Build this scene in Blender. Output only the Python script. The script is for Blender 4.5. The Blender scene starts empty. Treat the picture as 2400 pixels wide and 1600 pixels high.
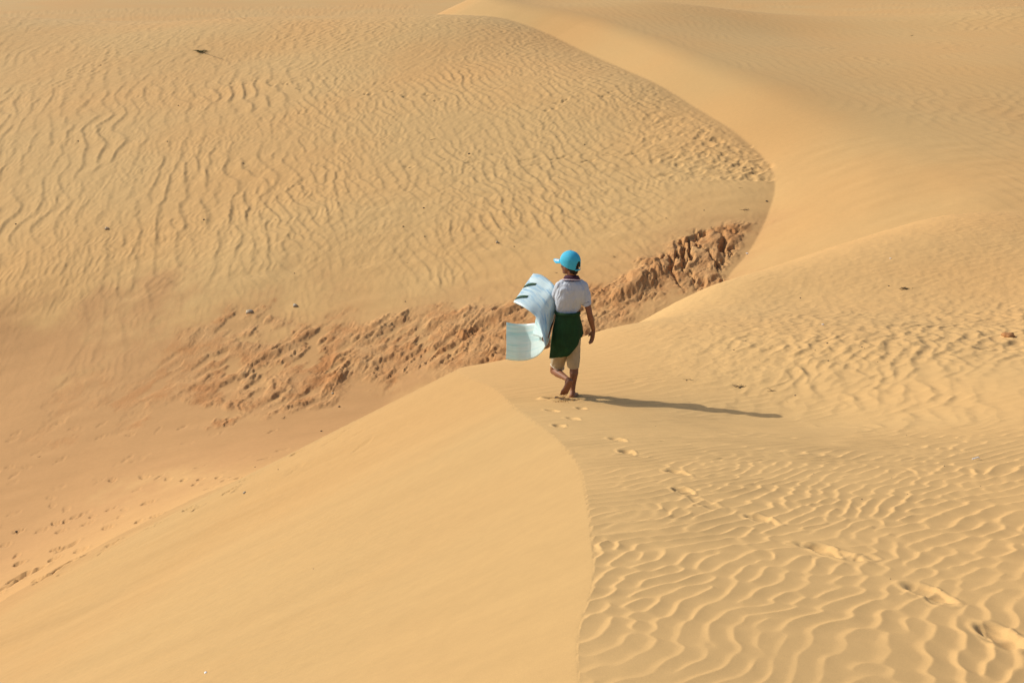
import bpy, bmesh, math, random
import numpy as np
from mathutils import Vector, Matrix

# ------------------------------------------------------------------ camera, sky, sun, exposure
SC = bpy.context.scene
COL = SC.collection
FPX = 2600.0                     # focal length in pixels of a 2400 px wide frame
PITCH = math.radians(16.0)
cam_d = bpy.data.cameras.new("camera")
cam_d.sensor_width = 36.0
cam_d.lens = 36.0 * FPX / 2400.0
cam_d.clip_start = 0.05
cam_d.clip_end = 3000.0
cam = bpy.data.objects.new("camera", cam_d)
COL.objects.link(cam)
cam.location = (0, 0, 0)
cam.rotation_euler = (math.radians(90) - PITCH, 0, 0)
SC.camera = cam

SUN_ELEV = math.radians(34.2)
SUN_DIR = Vector((-0.925, 0.38, 0.0)).normalized()      # horizontal direction towards the sun
world = bpy.data.worlds.new("World")
SC.world = world
world.use_nodes = True
wn = world.node_tree
for n in list(wn.nodes):
    wn.nodes.remove(n)
sky = wn.nodes.new("ShaderNodeTexSky")
sky.sky_type = 'NISHITA'
sky.sun_disc = False
sky.sun_elevation = SUN_ELEV
sky.sun_rotation = math.atan2(SUN_DIR.x, SUN_DIR.y)
sky.dust_density = 3.0
sky.air_density = 1.0
bg = wn.nodes.new("ShaderNodeBackground")
bg.inputs["Strength"].default_value = 0.128
wo = wn.nodes.new("ShaderNodeOutputWorld")
wn.links.new(sky.outputs[0], bg.inputs[0])
wn.links.new(bg.outputs[0], wo.inputs[0])

sun_d = bpy.data.lights.new("sun", 'SUN')
sun_d.energy = 3.5
sun_d.angle = math.radians(0.5)
sun_d.color = (1.0, 0.93, 0.82)
sun = bpy.data.objects.new("sun", sun_d)
COL.objects.link(sun)
sv = Vector((SUN_DIR.x * math.cos(SUN_ELEV), SUN_DIR.y * math.cos(SUN_ELEV), math.sin(SUN_ELEV)))
sun.rotation_euler = sv.to_track_quat('Z', 'Y').to_euler()
sun.location = (-20, 10, 30)

SC.view_settings.view_transform = 'Standard'
SC.view_settings.look = 'None'
SC.view_settings.gamma = 1.0
SC.view_settings.use_curve_mapping = False
SC.view_settings.exposure = 0.0

# ------------------------------------------------------------------ helpers
CP, SP = math.cos(PITCH), math.sin(PITCH)


def ray(u, v):
    X = (u - 1200.0) / FPX
    U = (800.0 - v) / FPX
    return np.array([X, CP + U * SP, -SP + U * CP])


def at_y(u, v, y):
    d = ray(u, v)
    return d * (y / d[1])


def tag(o, label=None, cat=None, group=None, kind=None):
    if label: o["label"] = label
    if cat: o["category"] = cat
    if group: o["group"] = group
    if kind: o["kind"] = kind
    return o


def fbm_tile(n, beta, seed, kmin=2):
    r = np.random.RandomState(seed)
    kx = np.fft.fftfreq(n) * n
    ky = kx[:, None]
    k = np.sqrt(kx[None, :] ** 2 + ky ** 2)
    k[0, 0] = 1
    amp = k ** (-beta / 2.0)
    amp[k < kmin] = 0
    ph = np.exp(2j * np.pi * r.rand(n, n))
    t = np.fft.ifft2(amp * ph).real
    t -= t.mean()
    return (t / t.std()).astype(np.float32)


def ripple_tile(n, waves, ang, rad, seed):
    r = np.random.RandomState(seed)
    kx = (np.fft.fftfreq(n) * n)[None, :]
    ky = (np.fft.fftfreq(n) * n)[:, None]
    k = np.sqrt(kx ** 2 + ky ** 2)
    th = np.arctan2(ky, kx)
    f = np.exp(-((k - waves) ** 2) / (2 * (rad * waves) ** 2)) * np.exp(-th ** 2 / (2 * ang ** 2))
    f[:, kx[0] <= 0] = 0
    z = np.fft.ifft2(f * (r.randn(n, n) + 1j * r.randn(n, n)))
    z /= np.abs(z).mean()
    return z.astype(np.complex64)


def sample(t, x, y):
    """bilinear lookup, x and y in tile units (0..1 wraps)"""
    n = t.shape[0]
    fx = (x % 1.0) * n
    fy = (y % 1.0) * n
    ix = fx.astype(np.int64)
    iy = fy.astype(np.int64)
    ax = (fx - ix).astype(np.float32)
    ay = (fy - iy).astype(np.float32)
    ix %= n
    iy %= n
    jx = (ix + 1) % n
    jy = (iy + 1) % n
    return (t[iy, ix] * (1 - ax) + t[iy, jx] * ax) * (1 - ay) + (t[jy, ix] * (1 - ax) + t[jy, jx] * ax) * ay


FBM = fbm_tile(1024, 3.2, 11)
FBM2 = fbm_tile(1024, 3.2, 12)
FBMR = fbm_tile(1024, 2.0, 13)
FBMM = fbm_tile(1024, 4.4, 16)
FBS = fbm_tile(512, 6.0, 14)
FBS2 = fbm_tile(512, 6.0, 15)


def noise(x, y, size, t=None, ox=0.0):
    """fbm whose largest features are about `size` metres"""
    t = FBM if t is None else t
    return sample(t, x / (size * 2.5) + ox, y / (size * 2.5) + ox * 0.37)


_ph = np.linspace(0, 2 * np.pi, 257)
def _profile(fall, soft):
    s = _ph / (2 * np.pi)
    p = np.where(s < 1 - fall, s / (1 - fall), (1 - s) / fall)
    p = p ** 1.6
    k = int(256 * soft) | 1
    w = np.hanning(k + 2)[1:-1]
    w /= w.sum()
    q = np.convolve(np.r_[p[:-1], p[:-1], p[:-1]], w, 'same')[256:512]
    q = np.r_[q, q[0]]
    return (q - q.mean()).astype(np.float32)


def ripple_height(F, fall=0.26, soft=0.10, gate=0.55):
    A = np.abs(F)
    ph = np.angle(F) % (2 * np.pi)
    a = A / (A + gate) * 1.45
    return np.interp(ph, _ph, _profile(fall, soft)).astype(np.float32) * a


def rfield(tile, waves, x, y, kdir, lam, warp=0.0, wsize=2.0, ox=0.0):
    k = np.array(kdir, float)
    k /= np.linalg.norm(k)
    if warp:
        wx = noise(x, y, wsize, FBS, 0.13 + ox) * warp
        wy = noise(x, y, wsize, FBS2, 0.71 + ox) * warp
        x = x + wx
        y = y + wy
    a = x * k[0] + y * k[1]
    b = -x * k[1] + y * k[0]
    L = lam * waves
    return sample(tile, a / L + ox, b / L + ox * 1.7)


def sstep(a, b, x):
    t = np.clip((x - a) / (b - a), 0, 1)
    return t * t * (3 - 2 * t)


def smax(a, b, k):
    h = np.clip(0.5 + 0.5 * (a - b) / k, 0, 1)
    return b * (1 - h) + a * h + k * h * (1 - h)


def smin(a, b, k):
    return -smax(-a, -b, k)


class TPS:
    def __init__(s, pts, lam=0.02, box=None):
        p = np.array(pts, float)
        s.c = p[:, :2] / 10.0
        n = len(p)
        K = s.k(s.c[:, None, :] - s.c[None, :, :]) + np.eye(n) * lam
        P = np.c_[np.ones(n), s.c]
        A = np.zeros((n + 3, n + 3))
        A[:n, :n] = K
        A[:n, n:] = P
        A[n:, :n] = P.T
        w = np.linalg.solve(A, np.r_[p[:, 2], 0, 0, 0])
        s.w, s.a = w[:n], w[n:]
        s.box = box

    def k(s, d):
        r2 = (d ** 2).sum(-1) + 1e-12
        return 0.5 * r2 * np.log(r2)

    def __call__(s, x, y):
        x0, x1, y0, y1 = s.box
        xx = np.clip(x, x0, x1) / 10.0
        yy = np.clip(y, y0, y1) / 10.0
        z = s.a[0] + s.a[1] * xx + s.a[2] * yy
        for (cx, cy), w in zip(s.c, s.w):
            r2 = (xx - cx) ** 2 + (yy - cy) ** 2 + 1e-12
            z = z + (0.5 * w) * r2 * np.log(r2)
        return z


def dense(pl, step):
    out = []
    pl = np.array(pl, float)
    for a, b in zip(pl[:-1], pl[1:]):
        n = max(1, int(np.linalg.norm((b - a)[:2]) / step))
        for i in range(n):
            out.append(a + (b - a) * i / n)
    out.append(pl[-1])
    return np.array(out)


def smooth_line(pl, it=2):
    pl = np.array(pl, float)
    for _ in range(it):
        q = [pl[0]]
        for a, b in zip(pl[:-1], pl[1:]):
            q += [a * 0.75 + b * 0.25, a * 0.25 + b * 0.75]
        q.append(pl[-1])
        pl = np.array(q)
    return pl


def inside_poly(x, y, poly):
    c = np.zeros(x.shape, bool)
    n = len(poly)
    for i in range(n):
        x1, y1 = poly[i][:2]
        x2, y2 = poly[(i + 1) % n][:2]
        m = (y1 > y) != (y2 > y)
        if y1 != y2:
            c ^= m & (x < (x2 - x1) * (y - y1) / (y2 - y1) + x1)
    return c


def dist_line(x, y, pl):
    """distance to a polyline"""
    d = np.full(x.shape, 1e9)
    for a, b in zip(pl[:-1], pl[1:]):
        ex, ey = b[0] - a[0], b[1] - a[1]
        L = ex * ex + ey * ey + 1e-12
        t = np.clip(((x - a[0]) * ex + (y - a[1]) * ey) / L, 0, 1)
        d = np.minimum(d, (x - a[0] - t * ex) ** 2 + (y - a[1] - t * ey) ** 2)
    return np.sqrt(d)


# ------------------------------------------------------------------ the large shapes of the dunes
def PY(l):
    return [tuple(at_y(*p)) for p in l]


# windward (rippled) side of the dune the photographer and the boy stand on
W1 = TPS([(0.2, -6, -1.2), (6, -6, -0.9), (0, -1, -1.5), (5, -1, -1.3), (-6, -2, -3.0), (14, -2, -1.2),
          (0.2, 2.6, -1.72), (0.34, 4.38, -2.12), (0.28, 6.95, -2.73), (-0.02, 9.8, -3.43), (-0.13, 10.8, -3.64),
          (-0.63, 12.1, -3.90), (-0.72, 12.7, -3.99),
          (0.9, 6, -2.50), (0.95, 7.5, -2.86), (0.8, 9, -3.22), (0.56, 10.3, -3.53), (0.7, 11.6, -3.72), (0.8, 13, -3.9),
          (0.5, 14.2, -4.17), (0.8, 16, -4.85), (0.5, 18, -5.8),
          (1.4, 2.7, -1.80), (4, 2.7, -1.65), (2.4, 4.8, -2.22), (4.5, 9.4, -3.1), (2.49, 9.54, -3.47), (3.8, 11.7, -3.40), (5.5, 11.5, -3.32),
          (7.1, 15, -3.68), (4.1, 16, -3.95), (3.35, 17.4, -4.0), (1.25, 15, -4.12), (5.85, 19, -3.69), (8.15, 21, -3.53), (10.2, 22, -3.66),
          (7.6, 17.5, -3.55), (10.5, 18.5, -3.45), (9, 12, -3.0), (15, 14, -2.6),
          (3, 21, -5.8), (6.5, 24, -5.6), (10.5, 27, -5.6), (20, 28, -4.8), (20, 20, -3.5)], 0.003, (-10, 26, -8, 34))

BRINK = smooth_line([(-4.0, -16), (-2.2, -9), (-0.9, -4), (-0.15, -0.5), (0.12, 1.6), (0.185, 2.6), (0.195, 3.05), (0.30, 3.6), (0.345, 4.35), (0.385, 5.35), (0.41, 6.2), (0.32, 7.4), (0.19, 8.3),
                     (0.02, 9.6), (-0.08, 10.5), (-0.24, 11.3), (-0.55, 12.1), (-0.72, 12.8),
                     (-0.3, 14.2), (1.0, 16.4), (2.6, 18.6), (4.8, 20.4), (7.3, 22.4), (10.5, 24.6), (20, 29), (34, 36)], 2)

DN = int(np.argmax(BRINK[:, 1] > 0))

# valley floor, eroded bank and the big rippled dune rising behind it
_Y0V = [0, 40, 80, 130, 200, 300, 400, 500, 600, 690, 755, 850]
_Y0Y = [58, 54, 50, 46, 41.5, 37, 33.5, 30.5, 28, 26.4, 25.4, 24.2]


def row_pt(u, v):
    """a point of the big slope: distances shrink steadily to the right, so it tilts a little to the left"""
    y0 = float(np.interp(v, _Y0V, _Y0Y))
    y = y0
    for _ in range(8):
        x = ray(u, v)[0] / ray(u, v)[1] * y
        y = y0 - 0.24 * (x + 6)
    return tuple(at_y(u, v, y))


R_PTS = PY([(0, 1300, 17.3), (0, 1150, 20), (0, 1000, 22.8), (529, 1151, 16), (300, 1130, 19), (600, 1050, 19.5), (600, 960, 21.6),
            (900, 950, 21.2), (1000, 880, 22.0), (1400, 800, 22.3), (1700, 665, 24.2), (-300, 1100, 22)])
for u_, vs_ in ((-300, (850, 600, 400, 200, 60)), (0, (850, 700, 500, 300, 130, 40)), (600, (755, 600, 500, 300, 130, 40)), (1150, (690, 500, 300, 130, 40)),
                (1500, (600, 500, 400, 300, 200)), (1700, (520, 400, 300)), (1820, (400,))):
    R_PTS += [row_pt(u_, v_) for v_ in vs_]
R_PTS += [(-25, 66, -0.5), (-10, 66, -1.5), (1, 66, -1.8), (11, 58, -3.2), (14, 46, -4.2), (14, 34, -5.8), (-9, 8, -10), (-14, 15, -9.8), (-22, 6, -9.5),
          (-24, 20, -8.8), (-8, 0, -10.5), (2, 18, -7.6), (8, 22, -6.6)]
RS = TPS(R_PTS, 0.01, (-26, 20, -6, 70))

# windward side of the dune on the right
W2 = TPS(PY([(1250, 0, 57), (1500, 100, 43.5), (1750, 200, 36), (2000, 310, 30.6), (2100, 420, 26.4), (2105, 490, 24.6),
             (2400, 430, 25), (2250, 470, 24), (2400, 300, 31), (2400, 150, 40), (2100, 200, 37), (1800, 100, 46), (2100, 110, 46),
             (1540, 6, 56), (1850, 80, 50), (2100, 82, 50), (2300, 55, 52), (2420, 20, 55), (2700, 60, 52), (2700, 300, 32)])
         + [(5, 76, -3), (15, 76, -4), (26, 76, -3.4), (8.5, 21.5, -4.2), (14, 21, -4.2), (0, 67, 2.0), (-6, 72, 2.0)], 0.01, (-4, 36, 20, 78))

TOE = smooth_line([p[:2] for p in PY([(930, -60, 66), (960, 0, 58.5)]) + [row_pt(u, v) for u, v in
                   [(1250, 52), (1400, 115), (1500, 170), (1620, 240), (1740, 320), (1800, 375), (1822, 430), (1800, 500), (1760, 580), (1710, 640)]]] + [(3.6, 22), (3, 18)], 2)
TOE = np.r_[[(-8.5, 112)], TOE]
_tp = [tuple(p) for p in TOE]
TOE_POLY = _tp + [(60, 20), (60, 120), (-8, 120)]
BRINK_POLY = [tuple(p) for p in BRINK] + [(80, 40), (80, -60), (-10, -60)]


FINE_BRINK = True


def far_rise(x, y):
    z = -2.4 + 0.11 * np.clip(y - 72, 0, 70) - 0.5 * np.clip(72 - y, 0, 30)
    z = z + 1.0 * np.exp(-((x - 42) ** 2 + (y - 92) ** 2) / 200.0)
    z = z + 0.12 * np.sin(x * 0.13 + 1.0) * np.sin(y * 0.07)
    side = np.abs(x) + np.clip(-y, 0, None)
    return z + 0.03 * np.clip(side - 90, 0, 600)


def layers(x, y, rip=None):
    """base heights; rip = ripple height added to the windward side before the brink is cut"""
    w1 = W1(x, y)
    ins = inside_poly(x, y, BRINK_POLY)
    db = dist_line(x, y, BRINK)
    cs = np.r_[dense(np.c_[BRINK, np.zeros(len(BRINK))][:DN], 0.3), dense(np.c_[BRINK, np.zeros(len(BRINK))][DN:], 0.08)]
    cs = cs[(cs[:, 1] < 22) | (np.arange(len(cs)) % 5 == 0)]
    cz = W1(cs[:, 0], cs[:, 1])
    sl = np.full(x.shape, -1e9)
    m = ~ins
    xm, ym = x[m], y[m]
    s = np.full(xm.shape, -1e9)
    for (a, b, _), c in zip(cs, cz):
        s = np.maximum(s, c - 0.60 * np.sqrt((xm - a) ** 2 + (ym - b) ** 2))
    if FINE_BRINK and rip is not None:
        fsel = (db[m] < 1.3) & (ym > -1) & (ym < 13.5)
        cf = dense(np.c_[BRINK, np.zeros(len(BRINK))][DN:], 0.015)
        cf = cf[cf[:, 1] < 13.5]
        cfz = W1(cf[:, 0], cf[:, 1])
        xf, yf, sf = xm[fsel], ym[fsel], s[fsel]
        for (a, b, _), c in zip(cf, cfz):
            sf = np.maximum(sf, c - 0.60 * np.sqrt((xf - a) ** 2 + (yf - b) ** 2))
        s[fsel] = sf
    sl[m] = s
    sl[ins] = (w1 + 0.60 * db)[ins]
    wr = w1 if rip is None else w1 + rip
    near = np.where(ins, np.minimum(wr, sl), np.minimum(sl, wr + 4.0 * np.clip(db - 0.05, 0, None)))
    r = RS(x, y)
    dt = dist_line(x, y, TOE)
    dt = np.where(inside_poly(x, y, TOE_POLY), dt, -dt)
    w2 = W2(x, y)
    face = r + 0.56 * dt
    rt = np.where(dt > 0, smin(face, w2, 0.25), r)
    fr = far_rise(x, y)
    back = smax(rt, fr, 0.3)
    z = smax(near, back, 0.35)
    return dict(z=z, near=near, back=back, w1=w1, ins=ins, db=db, dt=dt, w2=w2, face=face, rt=rt, fr=fr, r=r)


def hit(u, v, tmax=90):
    """where the view line through a picture point meets the ground"""
    d = ray(u, v)
    t = np.r_[np.arange(1.5, 20, 0.04), np.arange(20, tmax, 0.1)]
    x, y = d[0] * t, d[1] * t
    z = layers(x, y)["z"]
    g = d[2] * t - z
    k = np.nonzero(g < 0)[0]
    if len(k) == 0:
        return None
    k = max(k[0], 1)
    f = g[k - 1] / (g[k - 1] - g[k])
    tt = t[k - 1] + f * (t[k] - t[k - 1])
    return d * tt

# ------------------------------------------------------------------ ground mesh: rings round the camera, finer where the photo looks
AZF = math.radians(27.2)
NF = 900
fine = np.linspace(-AZF, AZF, NF)
side = AZF + (math.pi - AZF) * (np.geomspace(0.012, 1.012, 56) - 0.012)
AZ = np.r_[-side[1:][::-1], fine, side[1:-1]]
RAD = np.r_[0.25, 0.6, 1.1, 1.6, 2.0, np.geomspace(2.25, 14, 760), np.linspace(14.03, 19, 90), np.linspace(19.05, 33, 205),
            np.geomspace(33.1, 76, 235), np.geomspace(76.5, 160, 46), np.geomspace(168, 900, 14)]
NA, NR = len(AZ), len(RAD)
GA, GR = np.meshgrid(AZ, RAD)
GX = GR * np.sin(GA)
GY = GR * np.cos(GA)


def blend(x, y, r0):
    return 1.0


def near_ripples(x, y):
    T1 = ripple_tile(2048, 84, 0.32, 0.15, 21)
    T2 = ripple_tile(2048, 84, 0.42, 0.22, 22)
    T6 = ripple_tile(2048, 84, 0.17, 0.12, 23)
    e = lambda a: (math.cos(math.radians(a + 90)), math.sin(math.radians(a + 90)))
    d = np.hypot(x, y)
    Fa = rfield(T1, 84, x, y, e(56), 0.084, 0.02, 0.8)
    Fb = rfield(T6, 84, x, y, e(33), 0.125, 0.03, 0.8, 0.31)
    Fc = rfield(T6, 84, x, y, e(17), 0.175, 0.04, 0.9, 0.63)
    dd = d + 0.7 * noise(x, y, 3.0, FBS2) - 0.35 * x
    wa = 1 - sstep(2.8, 7.0, dd)
    wb = sstep(2.6, 6.0, dd) * (1 - sstep(6.0, 9.0, dd))
    wc = sstep(6.0, 9.0, dd)
    h = ripple_height(Fa * wa + Fb * wb + Fc * wc, 0.30, 0.12, 0.25) * 0.0080
    fade = 1.0 - 0.15 * sstep(5, 8, d) - 0.45 * sstep(8.5, 12, d)
    h = h * (1 + 0.55 * sstep(3.2, 5.5, dd) + 0.25 * sstep(6, 9, dd)) * fade * (0.75 + 0.22 * noise(x, y, 2.5, FBM, 0.9))
    # the lumpy, tongued ripples on the right beyond the boy
    Fd = rfield(T2, 84, x, y, (0.93, -0.36), 0.27, 0.06, 1.0, 0.2)
    Fe = rfield(T2, 84, x, y, (0.9, -0.43), 0.17, 0.03, 0.8, 0.5)
    band = np.exp(-((y - (11.6 + 0.15 * (x - 4.0) + 0.5 * noise(x, y, 4, FBM2, 0.3))) / 2.2) ** 2) * sstep(1.8, 3.4, x + 0.5 * noise(x, y, 2, FBM, 0.1))
    rest = sstep(9.8, 11.5, y) * sstep(0.9, 2.6, x) * (1 - 0.45 * sstep(13, 17, y))
    lump = ripple_height(Fd, 0.30, 0.10, 0.8) * 0.022 * band
    lump += ripple_height(Fe, 0.35, 0.12, 0.8) * 0.014 * (0.35 * rest + 0.7 * band)
    lump += 0.004 * noise(x, y, 0.5, FBM, 0.2) * rest
    return h * (1 - 0.8 * np.clip(band + 0.5 * rest, 0, 1)) + lump


def dune_ripples(x, y, u_like):
    T3 = ripple_tile(2048, 70, 0.24, 0.22, 31)
    T4 = ripple_tile(2048, 84, 0.38, 0.22, 32)
    # turn the crests from up-slope on the left to slanting on the right
    ang = -4 + 22 * sstep(-14, 6, x)
    F1 = rfield(T3, 70, x, y, (0.97, 0.24), 0.56, 0.10, 3.0, 0.1)
    F2 = rfield(T3, 70, x, y, (0.93, 0.36), 0.36, 0.07, 2.5, 0.5)
    F3 = rfield(T4, 84, x, y, (0.75, -0.66), 0.36, 0.12, 2.0, 0.3)
    w = sstep(-9.5, -3.5, x + 1.5 * noise(x, y, 6, FBM2, 0.2))
    hi = sstep(40, 50, y + 2 * noise(x, y, 8, FBM, 0.6))
    rt = sstep(1.5, 7.5, x + 0.18 * (y - 38))
    big = ripple_height((F1 * (1 - w) + F2 * w) * (1 - 0.45 * hi) + F3 * (0.75 * hi + 0.35 * rt), 0.22, 0.07, 0.28)
    amp = (0.029 - 0.009 * w) * (0.8 + 0.35 * noise(x, y, 7, FBM2, 0.8)).clip(0.15, 1.5)
    low = sstep(22.5, 26.5, y + 0.15 * x)
    amp = amp * (0.25 + 0.75 * low) * (1 - 0.35 * rt) * (1 - 0.35 * hi)
    h = big * amp
    Fs = rfield(T4, 84, x, y, (0.96, 0.27), 0.20, 0.05, 1.0, 0.8)
    Ft = rfield(T4, 84, x, y, (0.80, -0.6), 0.30, 0.06, 1.5, 0.15)
    patch = sstep(-0.6, 1.0, noise(x, y, 5, FBM, 0.25))
    h += ripple_height(Fs, 0.3, 0.1, 0.8) * 0.014 * (0.45 + 0.8 * patch) * (1 - 0.4 * hi)
    h += ripple_height(Ft, 0.3, 0.1, 0.9) * 0.013 * (0.25 + 0.75 * np.clip(rt + hi + 0.6 * (1 - patch), 0, 1)) * low
    h += 0.004 * noise(x, y, 0.8, FBM2, 0.4) * low
    return h


# first pass: large shapes only, to know where each surface lies
BASE = layers(GX, GY)
near_m = BASE["near"] > BASE["back"]
w_near = sstep(-0.15, 0.25, BASE["near"] - BASE["back"])
rip = np.zeros(GX.shape)
m = (GR < 34) & (np.abs(GA) < 0.62) & near_m & (BASE["ins"] | (BASE["db"] < 0.6))
rip[m] = near_ripples(GX[m], GY[m])
L = layers(GX, GY, rip)

# the eroded bank of red earth at the foot of the big dune
BANK = [tuple(hit(u, v)[:2]) for u, v in
        [(60, 1010), (150, 930), (300, 880), (380, 800), (420, 752), (560, 748), (850, 740), (960, 728), (1200, 688), (1300, 668), (1420, 650), (1500, 602), (1620, 540), (1680, 522),
         (1780, 522), (1745, 570), (1715, 610)]]
e1 = hit(1690, 655)
BANK += [(e1[0] + 0.3, e1[1] - 0.6), (3.5, 24), (1.5, 21.5), (-0.8, 21.0)]
BANK += [tuple(hit(u, v)[:2]) for u, v in [(1000, 882), (880, 912), (760, 935), (660, 970), (560, 972), (420, 950), (330, 990), (190, 1000)]]
bx, by = GX, GY
sel = (GR > 16) & (GR < 40) & (np.abs(GA) < 0.5)
bd = np.full(GX.shape, -9.0)
xs, ys = GX[sel], GY[sel]
ln = BANK + [BANK[0]]
dd = dist_line(xs, ys, ln)
bd[sel] = np.where(inside_poly(xs, ys, BANK), dd, -dd)
bd[sel] += (0.16 + 0.30 * (1 - sstep(-7, -1, xs))) * noise(xs, ys, 2.2, FBM, 0.55) + 0.06 * noise(xs * 0.6, ys, 0.5, FBM2, 0.2)


def bank_relief(x, y):
    # thin strata running up to the right, each breaking off in a low ledge on its lower right side
    c, s = math.cos(math.radians(40)), math.sin(math.radians(40))
    wx = 0.22 * noise(x, y, 2.0, FBMM, 0.7)
    wy = 0.22 * noise(x, y, 2.0, FBMM, 0.2)
    a, b = (x + wx) * c + (y + wy) * s, -(x + wx) * s + (y + wy) * c
    n1 = sample(FBMM, a / 9.0, b / 3.6 + 0.1)
    n2 = sample(FBMM, a / 6.0 + 0.3, b / 2.6)
    n3 = sample(FBMM, a / 2.6 + 0.6, b / 1.3)
    h = np.zeros(x.shape)
    for lam, amp, ph, nz in ((0.95, 0.060, 0.0, n1), (0.42, 0.032, 0.4, n2), (0.21, 0.014, 0.7, n3)):
        t = (b / lam + 0.75 * nz + ph) % 1.0
        saw = np.where(t < 0.2, t / 0.2, (1 - t) / 0.8)
        broken = sstep(-0.5, 0.7, sample(FBMM, a / (lam * 9) + ph, b / (lam * 5) + 0.5 * ph))
        h += amp * (saw - 0.5) * (0.25 + 0.9 * broken)
    h += 0.030 * n1 + 0.022 * n2 + 0.010 * n3 + 0.007 * sample(FBM, a / 3.0, b / 1.2 + 0.3) + 0.005 * sample(FBM2, a / 1.2, b / 0.5)
    return h, n1, n2


BH = np.zeros(GX.shape)
mb = bd > -0.7
hb, n1b, n2b = bank_relief(GX[mb], GY[mb])
# right-hand end: tall flutes and hollows
fx, fy = hit(1665, 590)[:2]
fl = np.exp(-(((GX[mb] - fx) / 1.0) ** 2 + ((GY[mb] - fy) / 1.8) ** 2))
fx2, fy2 = hit(1560, 620)[:2]
fl2 = np.exp(-(((GX[mb] - fx2) / 1.2) ** 2 + ((GY[mb] - fy2) / 1.6) ** 2))
flute = np.abs(sample(FBMM, GX[mb] / 1.7 + 0.03 * noise(GX[mb], GY[mb], 1.0, FBMM), GY[mb] / 7.0 + 0.4))
flute = 1 - np.clip(flute * 1.7, 0, 1) ** 0.6
cover = sstep(-0.15, 0.55, bd[mb])
# blown sand lies over parts of the bank, mostly on the left
cov = 0.7 * noise(GX[mb], GY[mb], 1.7, FBMM, 0.35) + 0.9 * noise(GX[mb] * 0.64 + GY[mb] * 0.76, (GY[mb] * 0.64 - GX[mb] * 0.76) * 3.5, 1.3, FBMM, 0.15)
left = 1 - sstep(-6.5, 0.5, GX[mb])
bare = sstep(-1.1 + 0.50 * left, 0.3 + 0.50 * left, cov * (0.8 + 0.2 * left) + 0.5 * n1b + 0.9)
lf = 0.2 + 0.8 * sstep(-9.5, -5.0, GX[mb])
bare = bare * (0.35 + 0.65 * sstep(-9.5, -6.0, GX[mb]))
hb = (hb + 0.03) * lf * 0.84 * (0.75 + 0.35 * sstep(-6, 4, GX[mb])) * (1 - 0.6 * fl)
BH[mb] = cover * (np.maximum(hb * bare - 0.02 * (1 - bare), -0.06 + 0.02 * cov) * (0.85 + 0.35 * (1 - left)) + fl * (-0.27 * flute + 0.05) + fl2 * (-0.08 * flute + 0.01))
bare_full = np.zeros(GX.shape)
bare_full[mb] = cover * np.clip(bare + fl, 0, 1)

# ripples of the far dunes
onR = (~near_m) & (GR > 15) & (GR < 110) & (np.abs(GA) < 0.62)
DH = np.zeros(GX.shape)
dr = dune_ripples(GX[onR], GY[onR], None)
isR = sstep(0.15, -0.15, L["dt"][onR]) if False else 1 - sstep(-0.35, 0.05, L["dt"][onR])
floor_m = sstep(23.0, 29.5, GY[onR] + 0.12 * np.clip(-GX[onR] - 6, 0, 20) + 0.8 * noise(GX[onR], GY[onR], 5, FBM, 0.5) - 0.0 * GX[onR])
lowedge = 1 - sstep(-0.2, 0.6, bd[onR])
calm = np.exp(-(((GX[onR] - hit(1740, 470)[0]) / 1.8) ** 2 + ((GY[onR] - hit(1740, 470)[1]) / 2.6) ** 2))
DH[onR] = dr * isR * (0.06 + 0.94 * floor_m) * (0.3 + 0.7 * lowedge) * (1 - 0.85 * calm)
# right dune: fine ripples and a lumpy patch
T5 = ripple_tile(1024, 40, 0.28, 0.18, 41)
onW = (~near_m) & (L["dt"] > -0.2) & (GR < 115) & (np.abs(GA) < 0.62)
xw, yw = GX[onW], GY[onW]
isW = sstep(-0.1, 0.5, (L["face"] - L["w2"])[onW])
hw = ripple_height(rfield(T5, 40, xw, yw, (0.98, 0.2), 0.40, 0.08, 3.0, 0.2), 0.3, 0.1, 0.7) * 0.007
rough = sstep(0.0, 1.2, noise(xw, yw, 9, FBM, 0.33) + 0.12 * (xw - 19) - 0.0 * yw) + np.exp(-((yw - 33) / 3.0) ** 2) * sstep(10, 13, xw)
hw += ripple_height(rfield(T5, 40, xw, yw, (0.8, -0.6), 0.6, 0.15, 2.0, 0.7), 0.35, 0.1, 0.9) * 0.016 * np.clip(rough, 0, 1)
DH[onW] += hw * isW

# valley floor: faint trampled unevenness
onV = (~near_m) & (GR > 12) & (GR < 32) & (np.abs(GA) < 0.62)
xv, yv = GX[onV], GY[onV]
DH[onV] += (0.004 * noise(xv, yv * 2.0, 1.2, FBS, 0.6)) * (1 - floor_m[onV[onR]] if False else 1.0)

# slip face: faint avalanche tongues running down the slope
SH = np.zeros(GX.shape)
onS = near_m & (~BASE["ins"]) & (GR < 30)
xs_, ys_ = GX[onS], GY[onS]
a = xs_ * 0.92 - ys_ * 0.38
b = xs_ * 0.38 + ys_ * 0.92
SH[onS] = (0.005 * sample(FBM, a / 14.0, b / 1.9 + 0.02 * np.sin(a)) + 0.003 * sample(FBM2, a / 7.0 + .4, b / 0.9)) * sstep(0.2, 1.8, BASE["db"][onS])

GZ = L["z"] + (BH + DH) * (1 - w_near) + SH * w_near


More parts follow.
